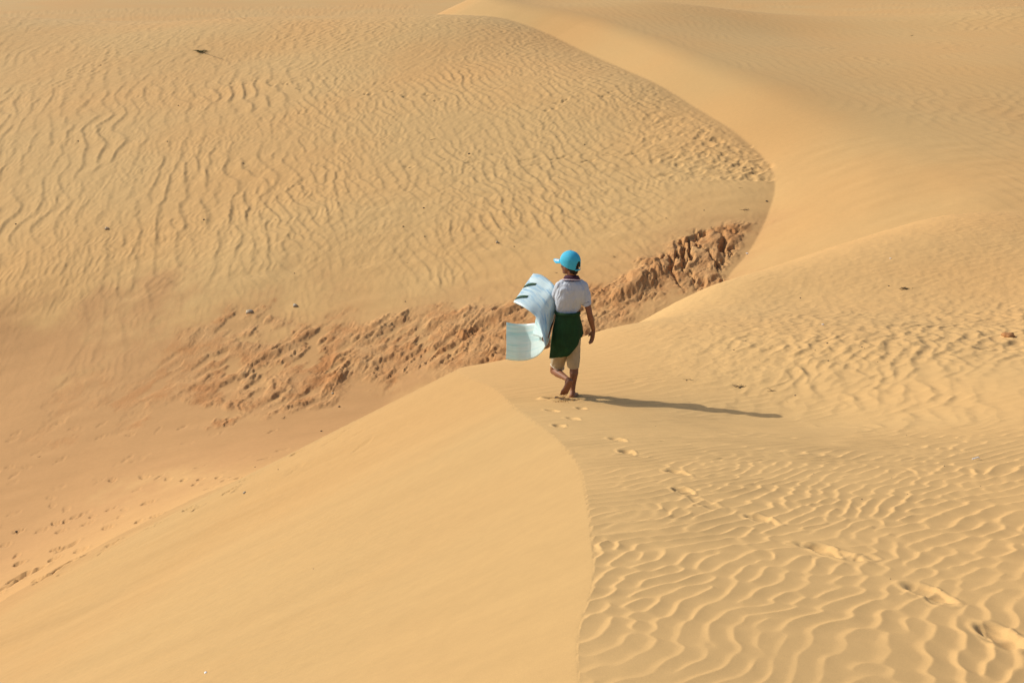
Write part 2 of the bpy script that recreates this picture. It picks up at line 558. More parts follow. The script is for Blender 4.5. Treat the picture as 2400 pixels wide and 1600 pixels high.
# footprints pressed into the sand: (x, y, heading, length, depth)
def press(x, y, hx, hy, ln_, wd, dp, rim=0.35, toe=True):
    global GZ
    # index window
    r0 = math.hypot(x, y)
    az0 = math.atan2(x, y)
    i0, i1 = np.searchsorted(RAD, [r0 - 2.2 * ln_, r0 + 2.2 * ln_])
    da = 2.2 * ln_ / r0
    j0, j1 = np.searchsorted(AZ, [az0 - da, az0 + da])
    if i1 - i0 < 2 or j1 - j0 < 2:
        return
    X = GX[i0:i1, j0:j1] - x
    Y = GY[i0:i1, j0:j1] - y
    n = math.hypot(hx, hy)
    hx, hy = hx / n, hy / n
    f = (X * hx + Y * hy) / (ln_ * 0.5)
    s = (-X * hy + Y * hx) / (wd * 0.5)
    wob = 0.06 * noise(X + x, Y + y, 0.10, FBS, 0.7)
    s2 = s / (0.80 + 0.22 * f)
    e = f ** 2 + s2 ** 2 + wob
    heel = np.exp(-((f + 0.55) ** 2 * 5 + s ** 2 * 1.6))
    ball = np.exp(-((f - 0.45) ** 2 * 4 + s ** 2 * 1.3))
    pit = 1 - sstep(0.55, 1.15, e)
    rimv = np.exp(-((e - 1.55) / 0.5) ** 2)
    GZ[i0:i1, j0:j1] += -dp * (0.55 * pit + 0.45 * np.maximum(heel, ball)) + dp * rim * rimv * (0.6 + 0.5 * (f > 0))


PRINTS = []
trail = [(1296, 962, .25), (1364, 957, .22), (1345, 981, .25), (1312, 998, .28), (1450, 1030, .27), (1472, 1060, .28), (1590, 1107, .27), (1604, 1150, .30),
         (1790, 1217, .30), (1935, 1290, .36), (2178, 1388, .30), (2350, 1490, .36)]
pts = [hit(u, v) for u, v, _ in trail]
for k, ((u, v, l), p) in enumerate(zip(trail, pts)):
    sd_ = 0.12 if k % 2 else -0.12
    press(p[0], p[1], -0.30 + sd_, 0.95, 0.21, 0.11, 0.019 if k < 6 else 0.016, 0.30)
# drag marks beside the nearer steps
for (u0, v0), (u1, v1), wd, dp in [((1615, 1160), (1682, 1192), .10, .016), ((1870, 1272), (2015, 1312), .13, .030), ((2170, 1392), (2235, 1418), .11, .020),
                                   ((2300, 1470), (2400, 1520), .14, .030), ((1480, 1066), (1512, 1072), .08, .012), ((2010, 1312), (2045, 1302), .10, .018)]:
    p, q = hit(u0, v0), hit(u1, v1)
    press((p[0] + q[0]) / 2, (p[1] + q[1]) / 2, q[0] - p[0], q[1] - p[1], float(np.hypot(*(q - p)[:2])), wd, dp * 0.35, 0.35)
# trampled valley floor and trails
rs = random.Random(5)
def trail_line(p0, p1, step, ln_, dp, jit, spread=0.12):
    a, b = hit(*p0), hit(*p1)
    if a is None or b is None:
        return
    d = (b - a)[:2]
    n = int(np.linalg.norm(d) / step)
    dx, dy = d / np.linalg.norm(d)
    for k in range(n):
        sgn = spread if k % 2 else -spread
        x = a[0] + d[0] * k / n - dy * sgn + rs.gauss(0, jit)
        y = a[1] + d[1] * k / n + dx * sgn + rs.gauss(0, jit)
        press(x, y, dx + rs.gauss(0, .2), dy + rs.gauss(0, .2), ln_ * rs.uniform(.8, 1.2), 0.14 * rs.uniform(.8, 1.3), dp * rs.uniform(.5, 1.3), 0.25)


trail_line((5, 1305), (575, 1140), 0.46, 0.30, 0.055, 0.05)
trail_line((0, 1385), (330, 1250), 0.62, 0.32, 0.05, 0.12)
trail_line((10, 1270), (420, 1160), 0.60, 0.28, 0.04, 0.10)
trail_line((0, 1235), (330, 1170), 0.55, 0.26, 0.04, 0.12)
trail_line((100, 1190), (700, 1080), 0.65, 0.26, 0.035, 0.25)
trail_line((300, 1110), (860, 975), 0.6, 0.26, 0.035, 0.20)
trail_line((500, 1120), (720, 1060), 0.5, 0.26, 0.04, 0.25)
for _ in range(85):
    u, v = rs.uniform(-60, 880), rs.uniform(985, 1290)
    if v > 1310 - 0.30 * u:
        continue
    p = hit(u, v)
    press(p[0], p[1], rs.gauss(1, .5), rs.gauss(0.3, .5), rs.uniform(.18, .30), rs.uniform(.10, .16), rs.uniform(.010, .024), 0.25)
for u, v, l, dp in [(152, 1323, .42, .12), (232, 1299, .34, .06), (70, 1345, .5, .07), (45, 1352, .4, .08), (20, 1372, .45, .07), (105, 1353, .4, .05), (158, 1280, .36, .05), (260, 1276, .3, .03)]:
    p = hit(u, v)
    press(p[0], p[1], 1.0, 0.25, l, 0.20, dp, 0.25)
# trails across the big rippled dune
for a_, b_ in [((560, 190), (1130, 240)), ((1280, 250), (1560, 205)), ((1250, 380), (1800, 330)), ((960, 385), (1300, 360)), ((1300, 235), (1530, 215))]:
    trail_line(a_, b_, 0.75, 0.42, 0.045, 0.12, 0.2)
# trodden area near the toe of the right dune
for _ in range(170):
    u = rs.uniform(1500, 1800)
    v = rs.uniform(220 + (u - 1500) * 0.55, 420)
    p = hit(u, v)
    press(p[0], p[1], rs.gauss(0, 1), rs.gauss(0, 1), rs.uniform(.35, .6), rs.uniform(.25, .4), rs.uniform(.010, .022), 0.4)
# the boy's fresh scuff, the hollow on the right behind the orange clod
p = hit(1318, 936)
press(p[0], p[1], -1, 0.3, 0.34, 0.16, 0.035, 0.6)
p = hit(2390, 812)
press(p[0], p[1], 1, 0.1, 0.9, 0.7, 0.02, 0.1)
FOOT = None

# ------------------------------------------------------------------ sand colours (by kind of sand; slip faces also toned for the sun)
red = np.zeros(GX.shape, np.float32)       # redder earth: valley floor and bank
fs = (GR < 60) & (GR > 8)
xx, yy = GX[fs], GY[fs]
bb = L["rt"][fs]
vf = sstep(-6.3, -7.6, bb + 0.35 * noise(xx, yy, 5, FBM, 0.3)) * (1 - sstep(-0.4, 0.3, L["dt"][fs]))
red[fs] = 0.80 * vf * sstep(-0.6, 0.9, (BASE["back"] - BASE["near"])[fs])
red = np.maximum(red, 0.55 * sstep(-1.3, 0.5, bd) * (~near_m))
apron = sstep(0.9, -0.1, BASE["near"] - BASE["back"])
bank = bare_full.astype(np.float32) * (~near_m)
coarse_lit = np.where(near_m & BASE["ins"], sstep(-0.004, 0.004, 0.60 * BASE["db"] - rip - 0.002), 0.0)      # coarser grains of rippled sand, lighter than the darkened slip face
coarse_lit = np.where((~near_m) & (L["dt"] < 0), 1.0, coarse_lit)
coarse_lit = np.where((~near_m) & (L["dt"] >= 0), 0.55 + 0.45 * sstep(-0.1, 0.5, L["face"] - L["w2"]), coarse_lit)  # far slip face lightened: part of its sunlit look is in the colour
streak = np.zeros(GX.shape, np.float32)
streak[onS] = sample(FBS, a / 16.0, b / 1.6) * 0.5 + sample(FBM, a / 12.0 + .3, b / 1.3) * 0.5
coarse_lit = np.where((~near_m) & (L["fr"] > L["rt"]), 1.0, coarse_lit)

# ------------------------------------------------------------------ materials
def nmat(name):
    m = bpy.data.materials.new(name)
    m.use_nodes = True
    nt = m.node_tree
    b = nt.nodes["Principled BSDF"]
    return m, nt, b


def mixc(nt, fac, a, b, mode='MIX'):
    n = nt.nodes.new("ShaderNodeMix")
    n.data_type = 'RGBA'
    n.blend_type = mode
    for k, v in ((0, fac), (6, a), (7, b)):
        if isinstance(v, (int, float)):
            n.inputs[k].default_value = v
        elif isinstance(v, tuple):
            n.inputs[k].default_value = v
        else:
            nt.links.new(v, n.inputs[k])
    return n.outputs[2]


def noise_node(nt, scale, detail=4, rough=0.6, vec=None, dist=0.0):
    n = nt.nodes.new("ShaderNodeTexNoise")
    n.inputs["Scale"].default_value = scale
    n.inputs["Detail"].default_value = detail
    n.inputs["Roughness"].default_value = rough
    n.inputs["Distortion"].default_value = dist
    if vec is not None:
        nt.links.new(vec, n.inputs["Vector"])
    return n.outputs["Fac"]


def ramp(nt, fac, lo, hi, a=0.0, b=1.0):
    n = nt.nodes.new("ShaderNodeMapRange")
    n.inputs["From Min"].default_value = lo
    n.inputs["From Max"].default_value = hi
    n.inputs["To Min"].default_value = a
    n.inputs["To Max"].default_value = b
    nt.links.new(fac, n.inputs["Value"])
    return n.outputs[0]


C_SMOOTH = (0.462, 0.302, 0.128, 1)  # slip-face sand, darkened in colour to offset the strong sun on it
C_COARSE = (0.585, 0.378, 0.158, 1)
C_RED = (0.475, 0.262, 0.110, 1)
C_BANK = (0.440, 0.205, 0.074, 1)
C_BANK2 = (0.540, 0.320, 0.138, 1)


def sand_material():
    m, nt, b = nmat("sand")
    tc = nt.nodes.new("ShaderNodeTexCoord").outputs["Object"]
    at = {}
    for k in ("red", "bank", "coarse_lit", "streak"):
        a = nt.nodes.new("ShaderNodeAttribute")
        a.attribute_name = k
        at[k] = a.outputs["Fac"]
    c = mixc(nt, at["coarse_lit"], C_SMOOTH, C_COARSE)
    big = ramp(nt, noise_node(nt, 0.16, 3, 0.5, tc), 0.35, 0.65)
    c = mixc(nt, big, c, mixc(nt, 1.0, c, (1.03, 0.955, 0.90, 1), 'MULTIPLY'))
    c = mixc(nt, at["red"], c, C_RED)
    bk = mixc(nt, ramp(nt, noise_node(nt, 1.1, 5, 0.65, tc), 0.35, 0.68), C_BANK, C_BANK2)
    c = mixc(nt, at["bank"], c, bk)
    c = mixc(nt, 1.0, c, ramp(nt, at["streak"], -2.5, 2.5, 0.945, 1.055), 'MULTIPLY')
    sp = ramp(nt, noise_node(nt, 260.0, 3, 0.8, tc), 0.3, 0.75, 0.90, 1.10)
    c = mixc(nt, 1.0, c, sp, 'MULTIPLY')
    sp2 = ramp(nt, noise_node(nt, 9.0, 6, 0.7, tc), 0.3, 0.7, 0.965, 1.035)
    c = mixc(nt, 1.0, c, sp2, 'MULTIPLY')
    nt.links.new(c, b.inputs["Base Color"])
    b.inputs["Roughness"].default_value = 0.95
    b.inputs["Specular IOR Level"].default_value = 0.15
    # grain relief, rougher on the bank
    g = noise_node(nt, 170.0, 4, 0.7, tc)
    g2 = noise_node(nt, 16.0, 8, 0.72, tc, 0.4)
    bp = nt.nodes.new("ShaderNodeBump")
    bp.inputs["Strength"].default_value = 0.35
    bp.inputs["Distance"].default_value = 0.0012
    nt.links.new(g, bp.inputs["Height"])
    bp2 = nt.nodes.new("ShaderNodeBump")
    bp2.inputs["Distance"].default_value = 0.02
    nt.links.new(ramp(nt, at["bank"], 0, 1, 0.0, 0.9), bp2.inputs["Strength"])
    nt.links.new(g2, bp2.inputs["Height"])
    nt.links.new(bp.outputs[0], bp2.inputs["Normal"])
    nt.links.new(bp2.outputs[0], b.inputs["Normal"])
    return m


SAND = sand_material()

# ------------------------------------------------------------------ split the ground into its named surfaces
P = np.stack([GX, GY, GZ], -1).astype(np.float32)
NRM = np.zeros(P.shape, np.float32)
Pw = np.concatenate([P[:, -1:], P, P[:, :1]], 1)
du = Pw[:, 2:] - Pw[:, :-2]
dv = np.gradient(P, axis=0)
NRM = np.cross(du, dv)
NRM /= np.linalg.norm(NRM, axis=-1, keepdims=True) + 1e-12
NRM[NRM[..., 2] < 0] *= -1

far_m = L["fr"] > L["rt"]
cls = np.full(GX.shape, 0)
cls[near_m] = 0
nb = ~near_m
cls[nb] = 2                                                   # big rippled dune
cls[nb & (bd > 0.1)] = 3                                      # eroded bank
inval = nb & (GY < 26.5) & (bd <= 0.1) & (L["dt"] < 0) & (L["rt"] < -6.9 + 0.0 * GX)
cls[inval] = 1                                                # valley floor
cls[nb & (L["dt"] > 0)] = 4                                   # right dune
cls[nb & far_m & (GR > 60)] = 5                               # distant dunes
cls[GR > 150] = 5
cls[(GR < 150) & nb & (np.abs(GA) > 0.7) & (cls != 5)] = 2
NAMES = {0: ("foreground_dune", "wind-rippled sand dune under the boy with a smooth bright slip face on its left", "dune"),
         1: ("valley_floor", "reddish trodden sand on the floor of the hollow at lower left", "sand"),
         2: ("rippled_dune", "large ripple-covered sand slope filling the upper left", "dune"),
         3: ("eroded_bank", "rough band of bare reddish eroded earth at the foot of the rippled slope", "bank"),
         4: ("far_dune", "smooth golden dune at upper right with a soft bright slip face", "dune"),
         5: ("distant_dune", "distant flat dull sand beyond the upper right crest", "dune")}

def build_ground():
    idx = np.arange(NR * NA).reshape(NR, NA)
    a = idx[:-1, :]
    b_ = np.roll(idx, -1, axis=1)[:-1, :]
    c_ = np.roll(idx, -1, axis=1)[1:, :]
    d_ = idx[1:, :]
    quads = np.stack([a, b_, c_, d_], -1).reshape(-1, 4)
    qc = cls[:-1, :].reshape(-1)
    Pf = P.reshape(-1, 3)
    Nf = NRM.reshape(-1, 3)
    # orientation check: normals up
    for k, (nm, lab, cat) in NAMES.items():
        q = quads[qc == k]
        if k == 0:
            # close the small gap under the camera
            pass
        if len(q) == 0:
            continue
        used, inv = np.unique(q.reshape(-1), return_inverse=True)
        loops = inv.reshape(-1).astype(np.int32)
        me = bpy.data.meshes.new(nm)
        me.vertices.add(len(used))
        me.vertices.foreach_set("co", Pf[used].reshape(-1))
        me.loops.add(len(loops))
        me.loops.foreach_set("vertex_index", loops)
        me.polygons.add(len(q))
        me.polygons.foreach_set("loop_start", np.arange(0, len(loops), 4, dtype=np.int32))
        me.polygons.foreach_set("use_smooth", np.ones(len(q), bool))
        me.update(calc_edges=True)
        for an, arr in (("red", red), ("bank", bank), ("coarse_lit", coarse_lit), ("streak", streak)):
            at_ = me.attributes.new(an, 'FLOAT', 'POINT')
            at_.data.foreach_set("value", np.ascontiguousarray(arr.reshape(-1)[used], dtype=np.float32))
        me.normals_split_custom_set_from_vertices(Nf[used])
        me.materials.append(SAND)
        o = bpy.data.objects.new(nm, me)
        COL.objects.link(o)
        tag(o, lab, cat, kind="structure")


build_ground()


def gz(x, y):
    """height of the finished ground at one point"""
    r, a_ = math.hypot(x, y), math.atan2(x, y)
    i = int(np.clip(np.searchsorted(RAD, r) - 1, 0, NR - 2))
    j = int(np.clip(np.searchsorted(AZ, a_) - 1, 0, NA - 2))
    fr_ = (r - RAD[i]) / (RAD[i + 1] - RAD[i])
    fa = (a_ - AZ[j]) / (AZ[j + 1] - AZ[j])
    g = GZ
    return float((g[i, j] * (1 - fa) + g[i, j + 1] * fa) * (1 - fr_) + (g[i + 1, j] * (1 - fa) + g[i + 1, j + 1] * fa) * fr_)

# ------------------------------------------------------------------ simple coloured materials
def plain(name, col, rough=0.8, var=0.08, scale=30.0, bump=0.0, spec=0.3, sss=0.0):
    m, nt, b = nmat(name)
    tc = nt.nodes.new("ShaderNodeTexCoord").outputs["Object"]
    f = ramp(nt, noise_node(nt, scale, 5, 0.6, tc), 0.3, 0.7, 1 - var, 1 + var)
    c = mixc(nt, 1.0, (*col, 1), f, 'MULTIPLY')
    nt.links.new(c, b.inputs["Base Color"])
    b.inputs["Roughness"].default_value = rough
    b.inputs["Specular IOR Level"].default_value = spec
    if sss:
        b.inputs["Subsurface Weight"].default_value = sss
        b.inputs["Subsurface Scale"].default_value = 0.01
        b.inputs["Subsurface Radius"].default_value = (1.0, 0.4, 0.2)
    if bump:
        bp = nt.nodes.new("ShaderNodeBump")
        bp.inputs["Strength"].default_value = 0.6
        bp.inputs["Distance"].default_value = bump
        nt.links.new(noise_node(nt, scale * 3, 4, 0.6, tc), bp.inputs["Height"])
        nt.links.new(bp.outputs[0], b.inputs["Normal"])
    return m


M_SKIN = plain("skin", (0.235, 0.098, 0.048), 0.55, 0.12, 14.0, 0.0, 0.4)
M_HAIR = plain("hair", (0.012, 0.009, 0.008), 0.5, 0.2, 90.0, 0.003)
M_SHIRT = plain("shirt_cotton", (0.47, 0.525, 0.60), 0.9, 0.04, 20.0, 0.002)
M_COLLAR = plain("collar_knit", (0.060, 0.020, 0.040), 0.9, 0.1, 60.0)
M_STRIPE = plain("collar_stripe", (0.80, 0.66, 0.68), 0.9, 0.05, 60.0)
M_TRIM = plain("sleeve_trim", (0.10, 0.12, 0.22), 0.9, 0.1, 60.0)
M_GREEN = plain("green_cloth", (0.010, 0.046, 0.013), 0.85, 0.25, 12.0, 0.003)
M_SHORT = plain("beige_cotton", (0.40, 0.34, 0.235), 0.9, 0.08, 14.0, 0.002)
M_PIPE = plain("pale_piping", (0.72, 0.68, 0.58), 0.9, 0.05, 40.0)
M_CAP = plain("cap_cotton", (0.050, 0.44, 0.66), 0.75, 0.05, 30.0, 0.001)
M_CAPW = plain("cap_print", (0.75, 0.82, 0.84), 0.6, 0.05, 30.0)
M_EYE = plain("eye_white", (0.7, 0.68, 0.64), 0.3, 0.02, 30.0)
M_DARK = plain("dark_rubber", (0.03, 0.03, 0.035), 0.6, 0.2, 30.0)
M_SOLE = plain("sandal_foam", (0.13, 0.10, 0.08), 0.9, 0.1, 30.0)

FEET = hit(1342, 930)
BY = float(FEET[1])


def Q(u, v, dy=0.0):
    """point that shows at (u, v), dy metres beyond the boy's standing foot"""
    return Vector(at_y(u, v, BY + dy))


def capsule(bm, p0, r0, p1, r1, seg=14):
    p0, p1 = Vector(p0), Vector(p1)
    d = p1 - p0
    L_ = d.length
    q = d.to_track_quat('Z', 'Y') if L_ > 1e-6 else Matrix.Identity(3).to_quaternion()
    prof = []
    for k in range(1, 5):
        a = -math.pi / 2 + math.pi / 2 * k / 5
        prof.append((r0 * math.cos(a), r0 * math.sin(a)))
    prof.append((r0, 0))
    for k in range(1, 4):
        prof.append((r0 + (r1 - r0) * k / 4, L_ * k / 4))
    prof.append((r1, L_))
    for k in range(1, 5):
        a = math.pi / 2 * k / 5
        prof.append((r1 * math.cos(a), L_ + r1 * math.sin(a)))
    rings = []
    for r, z in prof:
        rings.append([bm.verts.new(p0 + q @ Vector((r * math.cos(2 * math.pi * i / seg), r * math.sin(2 * math.pi * i / seg), z))) for i in range(seg)])
    for a, b in zip(rings[:-1], rings[1:]):
        for i in range(seg):
            bm.faces.new((a[i], a[(i + 1) % seg], b[(i + 1) % seg], b[i]))
    bm.faces.new(rings[0][::-1])
    bm.faces.new(rings[-1])


def ellipsoid(bm, c, ax, rad, seg=20, rings=14, keep=None):
    """ax: three axis vectors, rad: three radii"""
    c = Vector(c)
    vs = {}
    top = bm.verts.new(c + ax[2] * rad[2])
    bot = bm.verts.new(c - ax[2] * rad[2])
    g = []
    for j in range(1, rings):
        t = math.pi * j / rings
        row = []
        for i in range(seg):
            a = 2 * math.pi * i / seg
            row.append(bm.verts.new(c + ax[0] * rad[0] * math.sin(t) * math.cos(a) + ax[1] * rad[1] * math.sin(t) * math.sin(a) + ax[2] * rad[2] * math.cos(t)))
        g.append(row)
    for i in range(seg):
        k = (i + 1) % seg
        bm.faces.new((top, g[0][i], g[0][k]))
        bm.faces.new((bot, g[-1][k], g[-1][i]))
        for j in range(len(g) - 1):
            bm.faces.new((g[j][i], g[j + 1][i], g[j + 1][k], g[j][k]))


def link(name, me, mat, parent=None, smooth=True):
    if mat is not None:
        me.materials.clear()
        me.materials.append(mat)
    if smooth:
        me.polygons.foreach_set("use_smooth", np.ones(len(me.polygons), bool))
    o = bpy.data.objects.new(name, me)
    COL.objects.link(o)
    if parent is not None:
        o.parent = parent
        o.matrix_parent_inverse = parent.matrix_world.inverted() if False else Matrix.Translation(-Vector(parent.location))
    return o


def remeshed(name, bm, voxel, smooth_it, mat, parent, cuts=(), folds=None):
    """one continuous skin over all the pieces; cuts = (point, normal, centre, radius): what lies beyond is cut off"""
    me = bpy.data.meshes.new(name + "_raw")
    bmesh.ops.recalc_face_normals(bm, faces=bm.faces)
    bm.to_mesh(me)
    bm.free()
    t = bpy.data.objects.new(name + "_raw", me)
    COL.objects.link(t)
    md = t.modifiers.new("r", 'REMESH')
    md.mode = 'VOXEL'
    md.voxel_size = voxel
    if smooth_it:
        sm = t.modifiers.new("s", 'SMOOTH')
        sm.iterations = smooth_it
        sm.factor = 0.5
    dg = bpy.context.evaluated_depsgraph_get()
    out = bpy.data.meshes.new_from_object(t.evaluated_get(dg))
    out.name = name
    bpy.data.objects.remove(t)
    bpy.data.meshes.remove(me)
    if cuts:
        b2 = bmesh.new()
        b2.from_mesh(out)
        for p, n, c, r in cuts:
            c = Vector(c)
            near = {f for f in b2.faces if (f.calc_center_median() - c).length < r}
            gv = {v for f in near for v in f.verts}
            ge = {e for f in near for e in f.edges}
            bmesh.ops.bisect_plane(b2, geom=list(near) + list(gv) + list(ge), plane_co=p, plane_no=n, clear_outer=True, clear_inner=False)
        b2.to_mesh(out)
        b2.free()
    if folds:
        nv = len(out.vertices)
        co = np.empty(nv * 3)
        no = np.empty(nv * 3)
        out.vertices.foreach_get("co", co)
        out.vertex_normals.foreach_get("vector", no)
        co, no = co.reshape(-1, 3), no.reshape(-1, 3)
        co = co + no * folds(co)[:, None]
        out.vertices.foreach_set("co", co.reshape(-1))
        out.update()
    return link(name, out, mat, parent)


def limb(bm, pts):
    for (a, ra), (b, rb) in zip(pts[:-1], pts[1:]):
        capsule(bm, a, ra, b, rb)


boy = bpy.data.objects.new("person", None)
COL.objects.link(boy)
boy.location = (FEET[0], FEET[1], gz(FEET[0], FEET[1]))
boy.empty_display_size = 0.2
tag(boy, "barefoot child in blue cap, pale shirt and green waist cloth walking away along the dune", "child")

# ---- head frame: the face looks to the left and a little away
F = Vector((-0.74, 0.67, 0.0)).normalized()
Rt = Vector((F.y, -F.x, 0)).normalized()
UP = Vector((0, 0, 1))
AX = (F, Rt, UP)
HC = Q(1336, 613, 0.0)

bm = bmesh.new()
# skull, face, jaw
ellipsoid(bm, HC, AX, (0.092, 0.074, 0.098), 28, 20)
ellipsoid(bm, HC + F * 0.030 - UP * 0.055, AX, (0.056, 0.056, 0.070), 24, 16)
ellipsoid(bm, HC + F * 0.052 - UP * 0.105, AX, (0.030, 0.034, 0.024), 18, 12)       # chin
capsule(bm, HC + F * 0.086 - UP * 0.038, 0.008, HC + F * 0.098 - UP * 0.062, 0.011)   # nose
capsule(bm, HC + F * 0.083 - UP * 0.082 - Rt * 0.014, 0.006, HC + F * 0.083 - UP * 0.082 + Rt * 0.014, 0.006)  # lips
for s in (-1, 1):
    ear = HC + Rt * 0.076 * s - UP * 0.050 - F * 0.006
    ellipsoid(bm, ear, (F, Rt, UP), (0.017, 0.009, 0.029), 14, 10)
    capsule(bm, HC + F * 0.060 - UP * 0.052 + Rt * s * 0.036, 0.014, HC + F * 0.062 - UP * 0.060 + Rt * s * 0.030, 0.014)
# neck, trunk
neck = Q(1340, 645, 0.0)
capsule(bm, HC - UP * 0.070 - F * 0.030, 0.046, neck, 0.044)
capsule(bm, neck, 0.044, Q(1340, 668, 0.0), 0.06)
for s_u in (-1, 1):
    capsule(bm, Q(1340 + 10 * s_u, 668, 0.0), 0.06, Q(1335 + 10 * s_u, 735, 0.0), 0.058)
    capsule(bm, Q(1340 + 8 * s_u, 665, 0.0), 0.042, Q(1340 + 27 * s_u, 673, 0.0), 0.034)
    capsule(bm, Q(1333 + 10 * s_u, 735, 0.0), 0.06, Q(1332 + 12 * s_u, 782, 0.0), 0.068)
# right arm
A1, A2, A3 = Q(1368, 675, 0.0), Q(1382, 736, -0.03), Q(1391, 774, 0.02)
limb(bm, [(A1, 0.035), (A1.lerp(A2, .5), 0.033), (A2, 0.029)])
limb(bm, [(A2, 0.029), (A2.lerp(A3, .3), 0.031), (A3, 0.0195)])


def hand(bm, wrist, pdir, side, palm, curl, size=1.0):
    """pdir: towards the fingers; side: towards the thumb; palm: palm-side normal"""
    pdir, side, palm = pdir.normalized(), side.normalized(), palm.normalized()
    for k in range(4):
        off = side * (0.024 - 0.016 * k) * size
        ln_ = (0.064, 0.072, 0.067, 0.053)[k] * size
        capsule(bm, wrist + off * 0.6, 0.013 * size, wrist + pdir * 0.070 * size + off, 0.0105 * size)
        base = wrist + pdir * 0.072 * size + off
        d1 = (pdir + palm * curl * 0.5 - side * (k - 1.5) * 0.05).normalized()
        d2 = (pdir + palm * curl * 1.6).normalized()
        d3 = (pdir * 0.6 + palm * curl * 2.4).normalized()
        m1 = base + d1 * ln_ * 0.45
        m2 = m1 + d2 * ln_ * 0.32
        limb(bm, [(base, 0.0088 * size), (m1, 0.0080 * size), (m2, 0.0072 * size), (m2 + d3 * ln_ * 0.26, 0.0060 * size)])
    t0 = wrist + pdir * 0.018 * size + side * 0.016 * size
    t1 = t0 + (pdir * 0.7 + side * 0.75 + palm * 0.3).normalized() * 0.036 * size
    t2 = t1 + (pdir * 0.95 + side * 0.12 + palm * 0.3).normalized() * 0.028 * size
    limb(bm, [(t0, 0.0125 * size), (t1, 0.0095 * size), (t2, 0.0075 * size)])


hdir = (Q(1386, 806, 0.0) - A3)
hand(bm, A3, hdir, Vector((-0.45, 0.89, 0)), Vector((-0.85, -0.45, 0)), 0.18, 0.95)
# left arm, bent behind the plastic sheets, hand closing on their lower edge
B1, B2, B3 = Q(1312, 675, 0.02), Q(1296, 736, 0.16), Q(1281, 791, -0.12)
limb(bm, [(B1, 0.035), (B1.lerp(B2, .5), 0.034), (B2, 0.029)])
limb(bm, [(B2, 0.029), (B2.lerp(B3, .3), 0.030), (B3, 0.0195)])
hand(bm, B3, Q(1271, 801, -0.36) - B3, Vector((0.1, 0, 1)), Vector((-0.9, -0.2, 0.2)), 0.55, 0.85)
# right leg: standing
g0 = gz(FEET[0], FEET[1])
K1, K2, K3 = Q(1345, 782, 0.0), Q(1346, 856, 0.05), Q(1342, 915, 0.0)
limb(bm, [(K1, 0.070), (K1.lerp(K2, .5), 0.058), (K2, 0.043)])
limb(bm, [(K2, 0.043), (K2.lerp(K3, .30) - Vector((0, 0.008, 0)), 0.044), (K2.lerp(K3, .7), 0.030), (K3, 0.025)])


def foot(bm, ankle, heel, ball, toe, upv, w=1.0):
    fd = (toe - heel).normalized()
    sd = fd.cross(upv).normalized()
    capsule(bm, ankle, 0.025, heel + upv * 0.014, 0.026)
    capsule(bm, ankle, 0.025, heel.lerp(ball, .55) + upv * 0.02, 0.022)
    for k in (-1, 0, 1):
        capsule(bm, heel + sd * k * 0.008, 0.024, ball + sd * k * 0.022 * w, 0.016)
    for k in range(5):
        o_ = sd * (-0.030 + 0.0148 * k) * w
        l_ = (0.050, 0.047, 0.043, 0.037, 0.030)[k]
        r_ = (0.0115, 0.0085, 0.008, 0.0075, 0.007)[k]
        capsule(bm, ball + o_, r_ * 1.2, ball + o_ * 1.05 + (toe - ball).normalized() * l_, r_)


hl = Vector((K3.x - 0.005, K3.y - 0.035, g0 + 0.018))
tx, ty = hl.x + 0.045, hl.y + 0.20
toe = Vector((tx, ty, gz(tx, ty) + 0.016))
foot(bm, K3, hl, hl.lerp(toe, .68), toe, UP)
# left leg: trailing, heel lifted
L1, L2, L3 = Q(1322, 782, 0.0), Q(1299, 868, 0.24), Q(1330, 888, -0.08)
limb(bm, [(L1, 0.070), (L1.lerp(L2, .5), 0.058), (L2, 0.043)])
limb(bm, [(L2, 0.042), (L2.lerp(L3, .32), 0.044), (L2.lerp(L3, .7), 0.031), (L3, 0.024)])
lh, lb, lt = Q(1336, 893, -0.13), Q(1325, 916, -0.13), Q(1320, 929, -0.10)
foot(bm, L3, lh, lb, lt, Vector((-0.25, 0.95, 0.15)).normalized(), 0.95)
body = remeshed("body", bm, 0.0042, 3, M_SKIN, boy)

# ---- hair
bm = bmesh.new()
ellipsoid(bm, HC + UP * 0.004 - F * 0.004, AX, (0.0985, 0.0810, 0.099), 24, 18)
ellipsoid(bm, HC - F * 0.052 - UP * 0.072, AX, (0.042, 0.052, 0.046), 20, 14)
hair_front = HC + F * 0.030
hair = remeshed("hair", bm, 0.005, 2, M_HAIR, boy,
                cuts=[(HC + F * 0.018 - UP * 0.03, (F * 0.85 - UP * 0.52).normalized(), HC, 0.4)],
                folds=lambda c: 0.003 * sample(FBM, c[:, 0] * 6 + c[:, 1] * 5, c[:, 2] * 5))
for s in (-1, 1):
    b_ = bmesh.new()
    ellipsoid(b_, HC + F * 0.081 - UP * 0.034 + Rt * s * 0.029, AX, (0.007, 0.012, 0.006), 10, 8)
    me = bpy.data.meshes.new("eye")
    b_.to_mesh(me); b_.free()
    link("eye", me, M_EYE, boy)
    b_ = bmesh.new()
    capsule(b_, HC + F * 0.083 - UP * 0.020 + Rt * s * 0.018, 0.0035, HC + F * 0.078 - UP * 0.019 + Rt * s * 0.042, 0.003, 8)
    me = bpy.data.meshes.new("eyebrow")
    b_.to_mesh(me); b_.free()
    link("eyebrow", me, M_HAIR, boy)

# ---- cap: dome with a rear opening, strap, button, visor
capE = bpy.data.objects.new("cap", None)
COL.objects.link(capE)
capE.parent = boy
capE.matrix_parent_inverse = Matrix.Translation(-Vector(boy.location))
capE.location = HC


